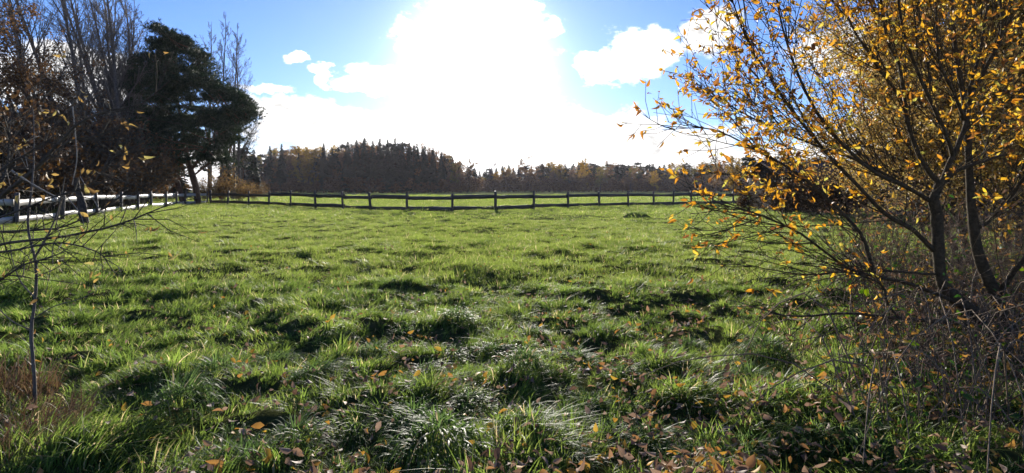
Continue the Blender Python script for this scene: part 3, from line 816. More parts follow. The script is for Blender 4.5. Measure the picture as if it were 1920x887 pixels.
def left_wood():
    r = np.random.default_rng(61)
    bv = [bare_variant(71, 25, -.30), bare_variant(72, 26, -.20), bare_variant(73, 25, -.08), bare_variant(74, 24, .02)]
    spec = [(228, 50, 0, 'most steeply leaning bare tree, reaching over the russet oaks'), (238, 53, 0, 'second bare tree in the leaning row by the pine'), (243, 49, 1, 'third bare tree in the leaning row by the pine'),
            (252, 55, 1, 'fourth bare tree in the leaning row by the pine'), (225, 52, 2, 'tall bare tree rising straight just before the pine'), (262, 57, 2, 'bare tree standing partly behind the pine crown'),
            (240, 60, 3, 'slender upright bare tree behind the pine'), (205, 58, 3, 'slender upright bare tree among the leaning bare trees'), (276, 62, 2, 'tall bare tree whose top shows above the pine'), (170, 62, 2, 'bare tree standing behind the russet oaks'), (150, 45, 0, 'leaning bare tree nearest the russet oaks'), (95, 42, 1, 'bare tree rising out of the russet oaks near the edge of view'), (190, 47, 1, 'slim leaning bare tree between the oaks and the leaning row')]
    for px, d, v, lab in spec:
        root = empty('bare_tree', ((px - 960) / FOC * d, d, 0), r.normal() * .25, label=lab, cat='tree', group='bare trees of the wood beside the pine')
        root.scale = (1, 1, r.uniform(.92, 1.08)); obj('trunk', bv[v], root)
    for px, d, v, top, lab in ((414, 72, 3, 20, 'first bare tree seen to the right of the pine crown'), (437, 75, 3, 40, 'second bare tree seen to the right of the pine crown'), (450, 78, 3, 60, 'third bare tree seen to the right of the pine crown'), (392, 76, 3, 40, 'bare tree half hidden by the right side of the pine crown')):
        H = EYE + (HOR - top) / FOC * d
        root = empty('bare_tree', ((px - 960) / FOC * d, d, 0), r.uniform(0, 6), label=lab, cat='tree', group='bare trees of the wood beside the pine')
        root.scale = (1, 1, H / 24); obj('trunk', bv[v], root)
    # russet oaks at the edge of the wood
    OAK = dict(n=[8, 6, 5, 4], wander=[.08, .14, .18, .22], up=[.02, .05, .03, .0], kids=[16, 7, 5], angle=[55, 45, 45], ratio=[.48, .52, .5], start=[.2, .2, .2], sides=[8, 5, 3, 3], rmin=.01, cone=.5)
    oaks = []
    for sd in (81, 82):
        rr = np.random.default_rng(sd); W = Wood(); grow(W, rr, (0, 0, -.1), (0, 0, 1), 11, .2, 0, OAK)
        tips = [t for t in W.tips if t[0][-1][2] < 9.0 or rr.uniform() < .3]
        oaks.append((W.mesh('trunk', M['bark_dark']), leafcloud('crown', [t for t in tips if rr.uniform() < .9], rr, 22, .10, M['leaf_russet'], .17)))
    for (px, d, v, s, lab) in ((-40, 31, 0, 1.15, 'russet oak at the very edge of the wood, half out of view'), (28, 36, 1, 1.1, 'russet oak with brown clinging leaves nearest the pale fence'), (85, 42, 0, .95, 'russet oak between the pale fence and the leaning bare trees'), (135, 47, 1, .85, 'smaller russet oak under the leaning bare trees'), (180, 52, 0, .8, 'small russet oak near the pine')):
        place_tree(oaks[v], 'oak_tree', ((px - 960) / FOC * d, d, 0), r.uniform(0, 6), s, s, lab, 'russet oaks of the wood beside the pine')
    # brown twiggy thicket under the trees, behind the pale fence
    TH = dict(n=[5, 5, 4], wander=[.12, .16, .2], up=[.05, .06, .05], kids=[9, 6], angle=[35, 40], ratio=[.6, .5], start=[.15, .2], sides=[4, 3, 3], rmin=.010, cone=.4)
    th = []
    for sd in (91, 92, 93):
        rr = np.random.default_rng(sd); W = Wood()
        for q in range(12):
            a = rr.uniform(0, 6.28); grow(W, rr, (rr.normal() * .3, rr.normal() * .3, 0), (cos(a) * .45, sin(a) * .45, 1), rr.uniform(1.8, 3.6), .022, 0, TH)
        th.append((W.mesh('stems', M['bark_dark']), leafcloud('foliage', W.tips, rr, 4, .12, M['leaf_brown'], .12), leafcloud('foliage', W.tips, rr, 4, .12, M['leaf_ochre'], .16)))
    def shrub(name, px, d, s, v, gold, label, group):
        root = empty(name, ((px - 960) / FOC * d, d, 0), r.uniform(0, 6), label=label, cat='shrub', group=group); root.scale = (s, s, s * r.uniform(.85, 1.15))
        obj('stems', th[v][0], root); obj('foliage', th[v][2 if gold else 1], root)
    k = 0
    for d_off in (2.5, 5.5, 9.5, 14.0):
        for px, d in ((-60, 23), (-5, 25.5), (45, 27.5), (95, 30), (135, 33), (170, 36), (205, 39.5), (232, 43), (258, 46)):
            if d_off > 6 and px < 0: continue
            dd = d + d_off + r.uniform(-1, 1); pp = 960 + (px - 960) / 1.0 + r.uniform(-14, 14)
            shrub('thicket_shrub', pp, dd, r.uniform(1.0, 1.5) * (1.0 + .035 * d_off), k % 3, False, 'brown twiggy shrub in the thicket behind the pale fence', 'thicket shrubs behind the pale fence'); k += 1
    for px, d, s, lab in ((388, 61, .7, 'yellow-leaved shrub directly right of the pine trunks'), (418, 63, .85, 'taller golden shrub behind the dark fence near the pine'), (452, 66, .75, 'orange-brown shrub at the end of the pine wood'), (480, 72, .7, 'golden-brown shrub where the pine wood meets the far wood')):
        shrub('golden_shrub', px, d, s, k % 3, True, lab, 'golden shrubs beside the pine'); k += 1
    for px, d, s, lab in ((1400, 33, .55, 'low brown shrub at the meadow side of the timber shed'), (1470, 31, .6, 'brown twiggy shrub before the wall of the timber shed'), (1530, 30, .65, 'brown twiggy shrub before the shed door'), (1590, 29, .7, 'brown twiggy shrub before the shed windows'),
                          (1640, 28, .8, 'brown twiggy shrub at the far corner of the timber shed'), (1700, 25, .8, 'brown twiggy shrub before the pale fence behind the yellow trees'), (1780, 22, .85, 'brown twiggy shrub behind the forked stems of the large shrub'), (1870, 20, .9, 'brown twiggy shrub at the edge of view behind the yellow trees')):
        shrub('thicket_shrub', px, d, s, k % 3, False, lab, 'brown shrubs round the timber shed'); k += 1
    # dark conifers filling the wood behind
    for px, d, ty, kk, lab in ((-30, 60, 150, 'spruce', 'dark spruce at the edge of view behind the russet oaks'), (60, 66, 225, 'spruce', 'low dark spruce behind the russet oaks'), (120, 70, 250, 'spruce', 'small dark spruce deep behind the pale fence'), (185, 68, 240, 'spruce', 'small dark spruce below the leaning bare trees'), (240, 66, 200, 'spruce', 'dark spruce filling the wood left of the pine'), (285, 70, 205, 'spruce', 'dark spruce directly behind the pine'),
                             (395, 84, 262, 'pine', 'small dark pine behind the golden shrubs'), (425, 90, 270, 'spruce', 'dark spruce behind the golden shrubs'), (455, 100, 276, 'pine', 'dark pine behind the end of the pine wood'), (475, 110, 278, 'spruce', 'dark spruce at the end of the pine wood'), (330, 78, 250, 'spruce', 'dark spruce showing between the pine trunks')):
        far_tree(kk, px, d, ty, lab, 'conifers of the wood beside the pine', 1.35)
    # dark leaning snag in front of the pale fence
    W = Wood(); b = P(160, 424, 23.5); b[2] = hz(b[0], b[1])
    root = empty('dead_snag', b, label='dark leaning dead trunk in front of the pale fence', cat='tree trunk')
    c = curve([(.05, 0, -.1), (-.1, 0, .5), (-.2, .05, 1.0), (-.42, .1, 1.6), (-.5, .1, 2.1)], 10); rr = np.random.default_rng(5)
    W.add(c, np.linspace(.2, .09, 10) * (1 + .12 * rr.normal(size=10)), 9); obj('trunk', W.mesh('trunk', M['bark_snag']), root)
    W2 = Wood(); W2.add(curve([c[6], c[6] + (.25, -.1, .25), c[6] + (.5, -.1, .7)], 5), [.05, .045, .035, .025, .012], 5); obj('branch', W2.mesh('branch', M['bark_snag']), root)
left_wood()

# ------------------------------------------------------------------ the autumn shrub on the right
LEAVES = [leaf_shape(.40, .2, .3), leaf_shape(.48, .35, .5), leaf_shape(.36, -.2, -.25), leaf_shape(.52, .55, .8)]


def hung_leaves(root, anchors, r, n_obj, mat_, s0, s1, name='leaf'):
    """The n_obj leaves that show largest are parts of their own, the rest one part."""
    meshes = [mesh('leaf', V, F, mat_, True) for V, F in LEAVES]; o0 = np.array(root.location)
    pos = np.array([a[0] for a in anchors]); dr = np.array([a[1] for a in anchors]); N = len(pos)
    sc = r.uniform(s0, s1, N); app = sc / pos[:, 1]; inview = (np.abs(pos[:, 0] / pos[:, 1]) < .95) & ((EYE - pos[:, 2]) / pos[:, 1] < .53) & ((pos[:, 2] - EYE) / pos[:, 1] < .35)
    order = np.argsort(-(app * inview)); roll = r.uniform(0, 6.28, N); R = rots(dr, roll)
    for i in order[:n_obj]:
        o = obj(name, meshes[r.integers(4)], root); Mx = Matrix([[*(R[i][q] * sc[i]), pos[i][q] - o0[q]] for q in range(3)] + [[0, 0, 0, 1]])
        o.matrix_local = Mx
    rest = order[n_obj:]
    for v in range(4):
        pass
    if len(rest):
        V, F = LEAVES[1]
        o = obj('foliage', scatter('foliage', V, F, pos[rest] - o0, R[rest], sc[rest], mat_, r.uniform(0, 1, len(rest)), True), root, kind='stuff')


def autumn_shrub():
    r = np.random.default_rng(101)
    base = P(1890, 690, 5.2); base[2] = hz(base[0], base[1])
    root = empty('autumn_shrub', base, label='large multi-stemmed shrub with sparse yellow and orange leaves at the meadow edge', cat='shrub')
    stems = [  # (pixel, pixel, metres ahead), start radius, end radius
        ([(1900, 700, 5.2), (1850, 612, 5.2), (1800, 570, 5.2), (1768, 535, 5.2), (1758, 470, 5.2), (1754, 405, 5.2), (1748, 378, 5.2), (1762, 345, 5.2)], .068, .042),
        ([(1762, 345, 5.2), (1742, 318, 5.2), (1718, 270, 5.15), (1702, 200, 5.1), (1693, 120, 5.0), (1665, 50, 4.9), (1650, -60, 4.8)], .026, .009),
        ([(1762, 345, 5.2), (1785, 290, 5.2), (1806, 225, 5.25), (1812, 160, 5.3), (1832, 90, 5.3), (1850, -40, 5.4)], .026, .01),
        ([(1762, 348, 5.2), (1792, 325, 5.3), (1840, 305, 5.5), (1900, 290, 5.8)], .022, .012),
        ([(1785, 292, 5.2), (1775, 265, 5.1), (1748, 205, 5.0), (1700, 90, 4.8), (1680, -40, 4.7)], .022, .009),
        ([(1905, 640, 5.4), (1870, 555, 5.5), (1842, 490, 5.5), (1830, 430, 5.5), (1822, 360, 5.5), (1820, 290, 5.5), (1812, 190, 5.6), (1796, 110, 5.6), (1780, -50, 5.7)], .066, .014),
        ([(1812, 190, 5.6), (1850, 130, 5.5), (1885, 60, 5.4), (1880, -20, 5.3)], .025, .012),
        ([(1830, 430, 5.5), (1870, 400, 5.4), (1925, 330, 5.2)], .02, .01),
        ([(1757, 475, 5.2), (1712, 432, 5.15), (1662, 400, 5.1), (1600, 335, 5.0), (1530, 258, 4.9), (1462, 165, 4.8), (1405, 70, 4.7), (1370, -30, 4.6)], .024, .006),
        ([(1748, 380, 5.2), (1690, 345, 5.1), (1640, 320, 5.0), (1560, 250, 4.9), (1500, 150, 4.8), (1465, 40, 4.7), (1450, -50, 4.6)], .022, .006),
        ([(1690, 345, 5.1), (1610, 300, 5.3), (1500, 262, 5.4), (1400, 215, 5.5), (1310, 165, 5.6)], .018, .004),
        ([(1800, 572, 5.2), (1720, 540, 5.0), (1640, 520, 4.9), (1584, 502, 4.8), (1500, 441, 4.6), (1415, 403, 4.4), (1350, 385, 4.3)], .02, .004),
        ([(1640, 520, 4.9), (1618, 446, 4.9), (1572, 392, 4.9), (1500, 330, 4.8), (1420, 280, 4.7), (1330, 240, 4.6), (1240, 243, 4.6)], .019, .003),
        ([(1764, 515, 5.2), (1680, 508, 5.0), (1600, 510, 4.9), (1500, 518, 4.7), (1400, 500, 4.6)], .014, .004),
        ([(1850, 612, 5.2), (1760, 605, 4.7), (1690, 600, 4.6), (1600, 590, 4.5), (1510, 595, 4.4), (1440, 585, 4.3)], .022, .005),
        ([(1690, 600, 4.6), (1665, 570, 4.6), (1655, 540, 4.6), (1610, 520, 4.5), (1540, 515, 4.4)], .012, .004),
        ([(1870, 555, 5.5), (1930, 470, 5.2), (1960, 380, 5.0)], .03, .012),
        ([(1702, 200, 5.1), (1640, 120, 5.0), (1590, 40, 4.9), (1560, -40, 4.8)], .016, .006), ([(1806, 225, 5.25), (1790, 180, 5.1), (1760, 110, 4.9), (1750, -40, 4.7)], .016, .008),
    ]
    W = Wood(); mains = []
    for pts, r0, r1 in stems:
        n = 22; c = px_line(pts, n) - base; c += np.cumsum(r.normal(size=(n, 3)) * .0035, 0)
        W.add(c, np.linspace(r0, r1, n) * (1 + .05 * r.normal(size=n)), 9 if r0 > .03 else 6); mains.append((c, r0, r1))
    obj('stems', W.mesh('stems', M['bark_shrub']), root)
    # long straight shoots fanning up and towards the meadow
    T = Wood(); anchors = []
    def shoot(p, d, L, rad, leafy=1.0):
        n = 9; pts = [p]; st = L / (n - 1); d = unit(d)
        for i in range(n - 1):
            d = unit(d + r.normal(size=3) * .05 + np.array([-.008, 0, .018])); pts.append(pts[-1] + d * st)
        pts = np.array(pts); T.add(pts, np.linspace(rad, .0018, n), 5 if rad > .006 else 4)
        m = int(L * 5.5 + r.uniform(0, 2))
        for q in range(m):
            f = r.uniform(.28, 1) ** .8; i = min(int(f * (n - 1)), n - 2); g = f * (n - 1) - i; a = pts[i] * (1 - g) + pts[i + 1] * g; bd = unit(pts[i + 1] - pts[i])
            ang = radians(r.uniform(25, 60)); td = bd * cos(ang) + perp(bd, r) * sin(ang); tl = r.uniform(.1, .45) * (1.15 - .5 * f)
            b = a + td * tl * .5 + r.normal(size=3) * .01; e = a + unit(td + np.array([0, 0, .15])) * tl
            T.add([a, b, e], [.0032, .0026, .0018], 3)
            for w in range(r.integers(0, 5) if r.uniform() < leafy else 0):
                h = r.uniform(.35, 1.02); anchors.append((a * (1 - h) + e * h + base, unit(td + r.normal(size=3) * .7 + np.array([0.1, 0, -.6]))))
        for w in range(int(L * 2.0 * leafy)):
            f = r.uniform(.4, 1); i = min(int(f * (n - 1)), n - 2); anchors.append((pts[i] * .5 + pts[i + 1] * .5 + base, unit(r.normal(size=3) * .8 + np.array([0, 0, -.5]))))
        if r.uniform() < .8 * leafy:
            for w in range(r.integers(1, 4)): anchors.append((pts[-1] + base, unit(d + r.normal(size=3) * .6 + np.array([0, 0, -.4]))))
    for si, (c, r0, r1) in enumerate(mains):
        if si in (0, 5, 16): k = 7
        elif si in (13, 14, 15): k = 9
        else: k = 20
        if si in (8, 9, 11): k = 36
        if si in (10, 12): k = 40
        for q in range(k):
            f = r.uniform(.15 if si not in (0, 5) else .5, 1.0); i = min(int(f * 21), 20); bd = unit(c[i + 1] - c[i])
            if si in (13, 14, 15, 11): L = r.uniform(.35, 1.0); tgt = np.array([-.8, -.1, .15])
            else: L = r.uniform(.6, 2.0); tgt = np.array([-.45, -.1, .75])
            if si == 12 and r.uniform() < .65: tgt = np.array([-.8, -.2, -.1])
            if si in (3, 6, 7, 16): tgt = np.array([.3, 0, .8])
            d = unit(bd * .8 + tgt * .65 + r.normal(size=3) * np.array([.45, .4, .32]))
            for _ in range(5):
                e = c[i] + d * L + base
                if 960 + FOC * e[0] / e[1] < 1285 and si != 12: L *= .7
            if si == 12: L *= 1.0 - .7 * f
            shoot(c[i], d, L, r.uniform(.003, .0062), .45 if si == 11 else .12 if si in (13, 14, 15) else 1.0)
    obj('twigs', T.mesh('twigs', M['bark_shrub']), root, kind='stuff')
    hung_leaves(root, anchors, r, 300, M['leaf_autumn'], .038, .072)
autumn_shrub()


def yellow_tree(name, px, d, H, seed, spread, label, per=8, size=.06, m='leaf_yellow'):
    r = np.random.default_rng(seed); b = P(px, 400, d); b[2] = hz(b[0], b[1]); root = empty(name, b, label=label, cat='tree', group='yellow-leaved trees behind the shrub')
    W = Wood(); sp = dict(n=[8, 7, 6, 4], wander=[.05, .09, .13, .2], up=[.03, .02, .01, -.02], kids=[14, 9, 7], angle=[42, 42, 45], ratio=[.55, .48, .42], start=[.12, .15, .2], sides=[7, 5, 3, 3], rmin=.004, cone=.4)
    for k in range(4):
        a = r.uniform(0, 6.28); grow(W, r, (cos(a) * .15, sin(a) * .15, -.05), (cos(a) * spread, sin(a) * spread, 1), H * r.uniform(.8, 1.05), .06, 0, sp)
    obj('stems', W.mesh('stems', M['bark_dark']), root)
    V, F = np.array([(0, 0, 0), (.45, -.28, .07), (1, 0, -.12), (.45, .28, .07)]), [np.array([(0, 1, 2), (0, 2, 3)])]
    obj('crown', leafcloud('crown', W.tips, r, int(per * 1.4), size, M[m], .07, (V, F)), root, kind='stuff')
yellow_tree('yellow_tree', 1830, 10.5, 6.2, 111, .30, 'dense yellow-leaved tree directly behind the forked stems of the shrub', 12)
yellow_tree('yellow_tree', 1990, 8.5, 5.6, 112, .32, 'dense yellow-leaved tree at the very edge of view behind the shrub', 12)
yellow_tree('yellow_tree', 1745, 17.0, 7.5, 113, .22, 'farthest of the yellow-leaved trees, beside the pale fence', 9, .085)

yellow_tree('yellow_tree', 1900, 13.5, 7.0, 114, .30, 'dense yellow-leaved tree between the forked shrub stems and the edge of view', 10, .07)


def undergrowth():
    r = np.random.default_rng(121); W = Wood(); pos, dr = [], []
    def spot():
        while True:
            y = r.uniform(3.2, 9.5); x = y * r.uniform(.55, 1.12); w = sstep(.58, .78, x / y)
            if r.uniform() < w: return x, y
    for i in range(1000):
        x, y = spot(); z = hz(x, y); h = r.uniform(.2, .8) * (.6 + .6 * r.uniform()); l = r.normal(size=2) * .22 * h
        W.add([(x, y, z - .03), (x + l[0] * .4, y + l[1] * .4, z + h * .55), (x + l[0] * 1.3, y + l[1] * 1.3, z + h * r.uniform(.85, 1))], [.0042, .0034, .0016], 3)
        for q in range(r.integers(0, 4)):
            f = r.uniform(.4, 1); p = np.array([x + l[0] * f, y + l[1] * f, z + h * f]); e = p + np.array([*r.normal(size=2) * .12, r.uniform(-.02, .12)])
            W.add([p, (p + e) / 2 + (0, 0, .02), e], [.002, .0018, .001], 3); pos.append(e); dr.append(r.normal(size=3) + (0, 0, -.3))
    for i in range(420):   # tall bare suckers standing behind and between the stems
        y = r.uniform(5.6, 10.5); x = y * r.uniform(.62, 1.1); z = hz(x, y); h = r.uniform(.7, 1.7); l = r.normal(size=2) * .3 * h
        c = curve([(x, y, z - .03), (x + l[0] * .3, y + l[1] * .3, z + h * .4), (x + l[0], y + l[1], z + h)], 6); W.add(c, np.linspace(.006, .0018, 6), 4)
        for q in range(6):
            p = c[r.integers(2, 6)]; e = p + np.array([*r.normal(size=2) * .2, r.uniform(.02, .3)]); W.add([p, (p + e) / 2 + r.normal(size=3) * .015, e], [.0026, .002, .0012], 3)
            if r.uniform() < .5: pos.append(e); dr.append(r.normal(size=3) + (0, 0, -.3))
    for i in range(240):   # arching bramble canes
        x, y = spot(); z = hz(x, y); a = r.uniform(0, 6.28); L = r.uniform(.6, 1.6); hh = r.uniform(.3, .8)
        c = curve([(x, y, z), (x + cos(a) * L * .35, y + sin(a) * L * .35, z + hh), (x + cos(a) * L * .75, y + sin(a) * L * .75, z + hh * .8), (x + cos(a) * L, y + sin(a) * L, z + .1)], 8)
        W.add(c, np.linspace(.0055, .0025, 8), 4)
    o = obj('undergrowth', W.mesh('undergrowth', M['drystem']), kind='stuff', label='tangle of dead stalks and bramble canes under the shrub', cat='undergrowth')
    gp = []
    while len(gp) < 1500:
        x, y = spot(); gp.append((x, y, hz(x, y) + abs(r.normal()) * (.18 + .07 * (y - 3)) + .03))
    gp = np.array(gp); V, F = leaf_shape(.6, .15, .2, 3)
    obj('green_leaves', scatter('green_leaves', V, F, gp, rots(r.normal(size=(1500, 3)) * np.array([1, 1, .4]), r.normal(size=1500) * .6), r.uniform(.03, .075, 1500), M['leaf_green'], r.uniform(0, 1, 1500), True), o)
    pos = np.array(pos); N = len(pos); V, F = LEAVES[3]
    obj('dead_leaves', scatter('dead_leaves', V, F, pos, rots(np.array(dr), r.uniform(0, 6, N)), r.uniform(.025, .06, N), M['leaf_litter'], r.uniform(0, 1, N) * .6), o)
    # bramble and nettle plants still green
    gm = [mesh('leaf', V, F, M['leaf_green'], True) for V, F in (leaf_shape(.7, .15, .2), leaf_shape(.62, .25, .3))]
    labs = ['green bramble beside the lowest bare branch of the shrub', 'green bramble under the main fork of the shrub', 'green bramble behind the thickest shrub stem', 'leafy green weed where the meadow meets the dead stalks', 'broad-leaved weed among fallen leaves in the near corner', 'green bramble close to the white-scarred stem', 'pale green bramble at the edge of the dead stalks', 'dark green weed in the shade of the shrub', 'low leafy weed in the grass before the undergrowth', 'bright green bramble behind the shrub stems']
    spots = [(1610, 520, 5.6, 26), (1700, 500, 6.2, 26), (1800, 470, 6.6, 24), (1590, 690, 4.1, 14), (1480, 750, 3.9, 12), (1850, 540, 5.9, 22), (1640, 640, 4.6, 16), (1760, 720, 4.2, 14), (1540, 720, 4.0, 12), (1740, 400, 7.5, 26)]
    for (px, py, d, n), lab in zip(spots, labs):
        x = (px - 960) / FOC * d; z0 = hz(x, d); top = max(EYE - (py - HOR) / FOC * d - z0, .12)
        root = empty('bramble_plant' if 'bramble' in lab else 'leafy_weed', (x, d, z0), label=lab, cat='plant', group='green plants under the shrub'); W = Wood()
        for q in range(max(3, n // 4)):
            a = r.uniform(0, 6.28); L = r.uniform(.12, .42); tz = top * r.uniform(.5, 1.2)
            c = curve([(0, 0, -.02), (cos(a) * L * .4, sin(a) * L * .4, tz * .7), (cos(a) * L, sin(a) * L, tz)], 6); W.add(c, np.linspace(.004, .002, 6), 4)
            for w in range(4):
                p = c[2 + w] + r.normal(size=3) * .03; dv = unit(np.array([cos(a), sin(a), 0]) * .5 + r.normal(size=3) * np.array([.8, .8, .3])); R = rots(dv[None], np.array([r.normal() * .5]))[0] * r.uniform(.05, .10)
                o = obj('leaf', gm[r.integers(2)], root); o.matrix_local = Matrix([[*R[k], p[k]] for k in range(3)] + [[0, 0, 0, 1]])
        obj('stem', W.mesh('stem', M['bark_shrub']), root)
M['drystem'] = bark_mat('dry_stalk', (.075, .052, .034), (.25, .18, .115), 5, .2)
undergrowth()

# ------------------------------------------------------------------ sapling and thorny branches on the left
def left_near():
    r = np.random.default_rng(131)
    base = P(66, 785, 3.75); base[2] = hz(base[0], base[1])
    root = empty('sapling', base, label='thin pale-stemmed bare sapling standing in the dry grass', cat='sapling')
    W = Wood(); G = lambda pts, n: px_line(pts, n) - base
    for pts, r0, r1 in (([(66, 795, 3.75), (64, 700, 3.75), (58, 625, 3.75), (66, 560, 3.75), (68, 505, 3.75), (62, 470, 3.75)], .012, .008), ([(64, 485, 3.75), (90, 440, 3.7), (110, 390, 3.7), (122, 330, 3.65)], .008, .003),
                        ([(62, 472, 3.75), (52, 420, 3.8), (60, 350, 3.8), (64, 280, 3.85), (62, 205, 3.85)], .009, .003), ([(68, 560, 3.75), (40, 530, 3.8), (24, 490, 3.8), (18, 450, 3.8)], .005, .002),
                        ([(60, 600, 3.75), (100, 575, 3.6), (150, 560, 3.5), (190, 540, 3.5)], .004, .0015), ([(60, 620, 3.75), (20, 600, 3.7), (-20, 560, 3.7)], .005, .002), ([(67, 520, 3.75), (110, 500, 3.7), (150, 470, 3.6)], .004, .0015)):
        c = G(pts, 12); W.add(c, np.linspace(r0, r1, 12) * (1 + .06 * r.normal(size=12)), 7)
    obj('stem', W.mesh('stem', M['bark_grey']), root)
    # thorny shrub rooted just outside the view
    b2 = np.array([-4.6, 3.9, 0.]); b2[2] = hz(*b2[:2])
    root2 = empty('thorn_shrub', b2, label='thorny bare shrub reaching in with dark branches and a few yellow leaves', cat='shrub')
    W = Wood(); anchors = []
    main = [([(-230, 760, 3.9), (-170, 600, 3.9), (-120, 510, 3.9), (-20, 462, 3.8), (110, 444, 3.7), (200, 426, 3.6), (262, 404, 3.55), (322, 378, 3.5)], .017, .003),
            ([(-120, 510, 3.9), (-40, 440, 3.9), (60, 432, 3.9), (130, 420, 3.9), (200, 385, 3.9), (246, 352, 3.9)], .011, .0025),
            ([(-170, 600, 3.9), (-80, 430, 4.0), (0, 372, 4.0), (62, 322, 4.0), (108, 272, 4.0), (150, 235, 3.95), (200, 214, 3.9), (262, 200, 3.9), (318, 153, 3.85)], .017, .003),
            ([(0, 372, 4.0), (70, 318, 4.1), (130, 268, 4.2), (190, 255, 4.2), (240, 232, 4.2)], .009, .0025), ([(-80, 430, 4.0), (20, 400, 3.7), (90, 372, 3.6), (170, 342, 3.5), (235, 268, 3.5)], .009, .0025),
            ([(-100, 480, 3.9), (20, 470, 3.6), (110, 455, 3.5), (180, 470, 3.4), (205, 490, 3.4)], .009, .002), ([(-20, 390, 4.0), (10, 300, 4.1), (0, 220, 4.1)], .012, .004), ([(-100, 450, 3.9), (-20, 340, 3.6), (40, 290, 3.5), (100, 250, 3.5)], .009, .003),
            ([(-140, 560, 3.9), (-30, 540, 3.6), (40, 500, 3.5), (100, 480, 3.5)], .012, .003)]
    pale = [([(22, 320, 3.8), (60, 345, 3.8), (108, 370, 3.8), (130, 369, 3.8), (145, 350, 3.8)], .007, .003), ([(136, 200, 4.0), (141, 250, 4.0), (144, 300, 4.0), (135, 347, 4.0)], .005, .003), ([(128, 372, 3.8), (150, 400, 3.7), (158, 425, 3.7)], .004, .002),
            ([(45, 280, 3.9), (52, 318, 3.9), (30, 275, 3.8)], .003, .002), ([(150, 330, 3.7), (182, 385, 3.6), (215, 430, 3.6)], .003, .0015)]
    G2 = lambda pts, n: px_line(pts, n) - b2
    for pts, r0, r1 in main:
        n = 18; c = G2(pts, n) + np.cumsum(r.normal(size=(n, 3)) * .003, 0); W.add(c, np.linspace(r0, r1, n), 7)
        for q in range(26):
            i = r.integers(4, n - 1); bd = unit(c[i] - c[i - 1]); a = radians(r.uniform(30, 75)); d = bd * cos(a) + perp(bd, r) * sin(a) + np.array([.1, 0, .1]); L = r.uniform(.06, .5)
            e1 = c[i] + unit(d) * L * .5; e2 = e1 + unit(d + r.normal(size=3) * .3) * L * .5; W.add([c[i], e1, e2], [.0035, .0028, .0012], 4)
            for w in range(r.integers(0, 4)):
                t = c[i] + (e2 - c[i]) * r.uniform(.2, 1); e = t + unit(r.normal(size=3)) * r.uniform(.03, .15); W.add([t, (t + e) / 2, e], [.0018, .0014, .0007], 3)
            if r.uniform() < .24:
                for w in range(r.integers(1, 4)): anchors.append((e2 + b2 + r.normal(size=3) * .02, unit(r.normal(size=3) + (0, 0, -.4))))
    obj('branches', W.mesh('branches', M['bark_dark']), root2)
    W = Wood()
    for pts, r0, r1 in pale:
        c = G2(pts, 10); W.add(c, np.linspace(r0, r1, 10), 6)
    obj('pale_twigs', W.mesh('pale_twigs', M['bark_pale']), root2)
    hung_leaves(root2, anchors, r, 300, M['leaf_yellow'], .032, .058)
    # heap of dry grass round the foot of the sapling
    meD = [tuft('dry', np.random.default_rng(q), 520, .26, .12, .34, .005, 4, (.0, -.1), M['drygrass'], 1.3) for q in (1, 2)]
    for (px, py, s, q, lab) in ((60, 815, 1.15, 0, 'heap of brown dry grass round the foot of the sapling'), (-10, 765, 1.4, 1, 'brown dry grass clump behind the sapling at the edge of view'), (30, 880, 1.0, 1, 'small dry grass clump in the near corner before the sapling')):
        d = EYE * FOC / (py - HOR); x = (px - 960) / FOC * d
        o = obj('dry_grass_clump', meD[q], label=lab, cat='dry grass', group='dry grass clumps by the sapling'); o.location = (x, d, hz(x, d)); o.scale = (s, s, s); o.rotation_euler = (0, 0, r.uniform(0, 6))
left_near()

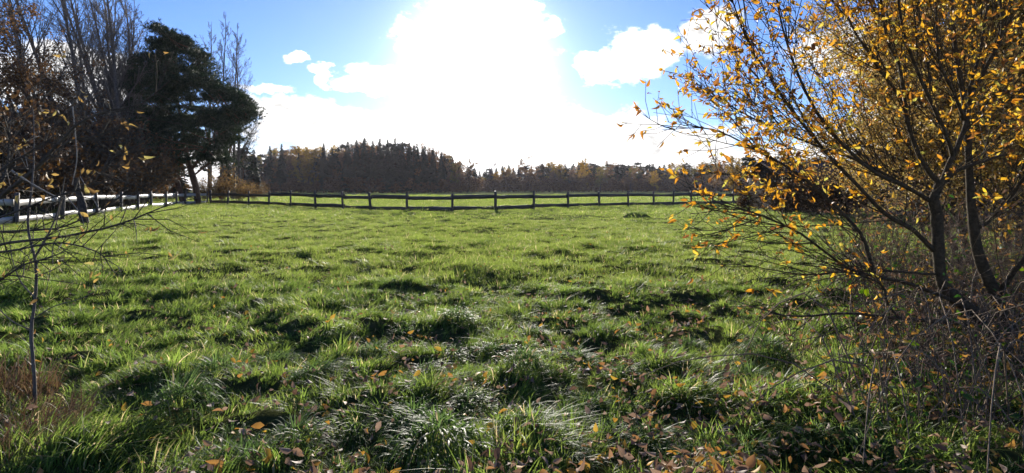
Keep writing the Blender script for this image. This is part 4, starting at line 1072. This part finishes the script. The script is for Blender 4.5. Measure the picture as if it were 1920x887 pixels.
# ------------------------------------------------------------------ tussocks, mound and fallen leaves
def tussocks():
    r = np.random.default_rng(141)
    tm = [tuft('grass_tussock', np.random.default_rng(200 + q), 620, .19, .17, .36, .0072, 5, (.05, -.12), M['tussock'], 1.0, (.15, .11, .18, .13)[q]) for q in range(4)]
    spots = [(960, 760), (1060, 770), (880, 745), (1130, 735), (600, 690), (560, 745), (760, 720), (680, 800), (1400, 735), (1460, 770), (1330, 790), (1210, 810), (1090, 850), (1260, 860), (1520, 830), (560, 830), (430, 800), (330, 760), (850, 640), (800, 680), (1010, 690), (1380, 690), (1170, 690), (1580, 780), (1640, 860), (470, 870), (1150, 790), (300, 850), (720, 650), (930, 640), (1080, 650), (1250, 660), (1300, 620), (650, 620), (500, 650), (400, 690), (1000, 600), (1130, 600), (860, 590), (760, 600), (1440, 650), (250, 690), (1350, 860), (800, 790), (1420, 830), (860, 850), (640, 870), (990, 820)]
    for i, (px, py) in enumerate(spots):
        d = EYE * FOC / (py + 25 - HOR); x = (px - 960 + r.normal() * 12) / FOC * d
        o = obj('grass_tussock', tm[r.integers(4)], label='dark overhanging tussock of long drooping grass in the near meadow', cat='grass tussock', group='grass tussocks in the near meadow')
        s = r.uniform(.6, 1.25); o.location = (x, d, hz(x, d) - .04); o.rotation_euler = (0, 0, r.uniform(0, 6.28)); o.scale = (s * r.uniform(.95, 1.5), s, s * r.uniform(.7, 1.1))
    # the one tall hump near the dark fence
    d = 30.5; x = (1193 - 960) / FOC * d
    me = tuft('grass_mound', np.random.default_rng(9), 900, .55, .15, .36, .014, 3, (.1, -.15), M['tussock'], 1.2)
    V = [(0, 0, .30)]; n = 16
    for k, (rr, zz) in enumerate(((.25, .27), (.5, .18), (.75, .04), (.95, -.1))):
        for a in range(n): V.append((rr * cos(a * 2 * pi / n) * (1 + .1 * sin(a * 3 + k)), rr * .8 * sin(a * 2 * pi / n), zz))
    F = [(1 + k * n + a, 1 + k * n + (a + 1) % n, 1 + (k + 1) * n + (a + 1) % n, 1 + (k + 1) * n + a) for k in range(3) for a in range(n)]; Tt = [(0, 1 + a, 1 + (a + 1) % n) for a in range(n)]
    root = empty('grass_mound', (x, d, hz(x, d)), label='single dark grassy hump before the dark fence', cat='mound')
    obj('earth', mesh('earth', V, [np.array(F), np.array(Tt)], M['soil'], True), root); o = obj('blades', me, root); o.location = (0, 0, .16); o.scale = (1.1, .8, .8)
tussocks()


def fallen_leaves():
    r = np.random.default_rng(151)
    meshes = [mesh('fallen_leaf', V, F, M['leaf_litter'], True) for V, F in (leaf_shape(.5, .25, .35), leaf_shape(.58, .5, .7), leaf_shape(.42, .3, -.5), leaf_shape(.6, -.4, .6))]
    P_, s_ = [], []
    while len(P_) < 5200:
        y = 2.6 + 20 * r.uniform() ** 2.2; x = y * r.uniform(-.95, 1.0)
        dens = np.clip(.22 + .55 * sstep(-.5, .45, x / y), 0, 1) * (1 - .75 * sstep(5, 13, y)) * (.1 + 1.6 * vnoise(x / .5 + 90, y / .4 + 30) ** 2)
        if r.uniform() < dens: P_.append((x, y))
    P_ = np.array(P_); order = np.argsort(P_[:, 1] + r.uniform(0, 1.2, len(P_))); P_ = P_[order]; N = len(P_)
    z = height(P_[:, 0], P_[:, 1]) + r.uniform(.01, .13, N); size = .034 + .046 * r.uniform(0, 1, N) ** 1.4
    dr = np.stack([r.normal(size=N), r.normal(size=N), r.normal(size=N) * .5 - .1], -1); R = rots(dr, r.normal(size=N) * .8 + np.where(r.uniform(size=N) < .5, pi, 0))
    for i in range(300):
        o = obj('fallen_leaf', meshes[i % 4], label='fallen autumn leaf lying in the grass close to the viewer', cat='leaf', group='fallen leaves in the near grass')
        o.matrix_world = Matrix([[*(R[i][q] * size[i]), (P_[i][0], P_[i][1], z[i])[q]] for q in range(3)] + [[0, 0, 0, 1]])
    V, F = leaf_shape(.55, .2, .3, 3); k = slice(300, N)
    obj('leaf_litter', scatter('leaf_litter', V, F, np.column_stack([P_[k], z[k]]), R[k], size[k], M['leaf_litter'], r.uniform(0, 1, N - 300), True), kind='stuff', label='scattered fallen autumn leaves farther off in the grass', cat='leaves')
fallen_leaves()


# ------------------------------------------------------------------ the air between here and the far wood
def build_haze():
    V, F = box_arrays((0, 599, 15.0), (4200, 1222, 33.0)); m, nt, out = mat('autumn_haze')
    v = nt.nodes.new('ShaderNodeVolumePrincipled'); v.inputs['Color'].default_value = (.95, .92, 1, 1); v.inputs['Density'].default_value = HAZE; v.inputs['Anisotropy'].default_value = .3
    nt.links.new(v.outputs[0], out.inputs['Volume'])
    obj('haze', mesh('haze', V, [F], m), kind='stuff', label='thin autumn haze over the meadow and the far wood', cat='haze')
HAZE = 0.0001
build_haze()
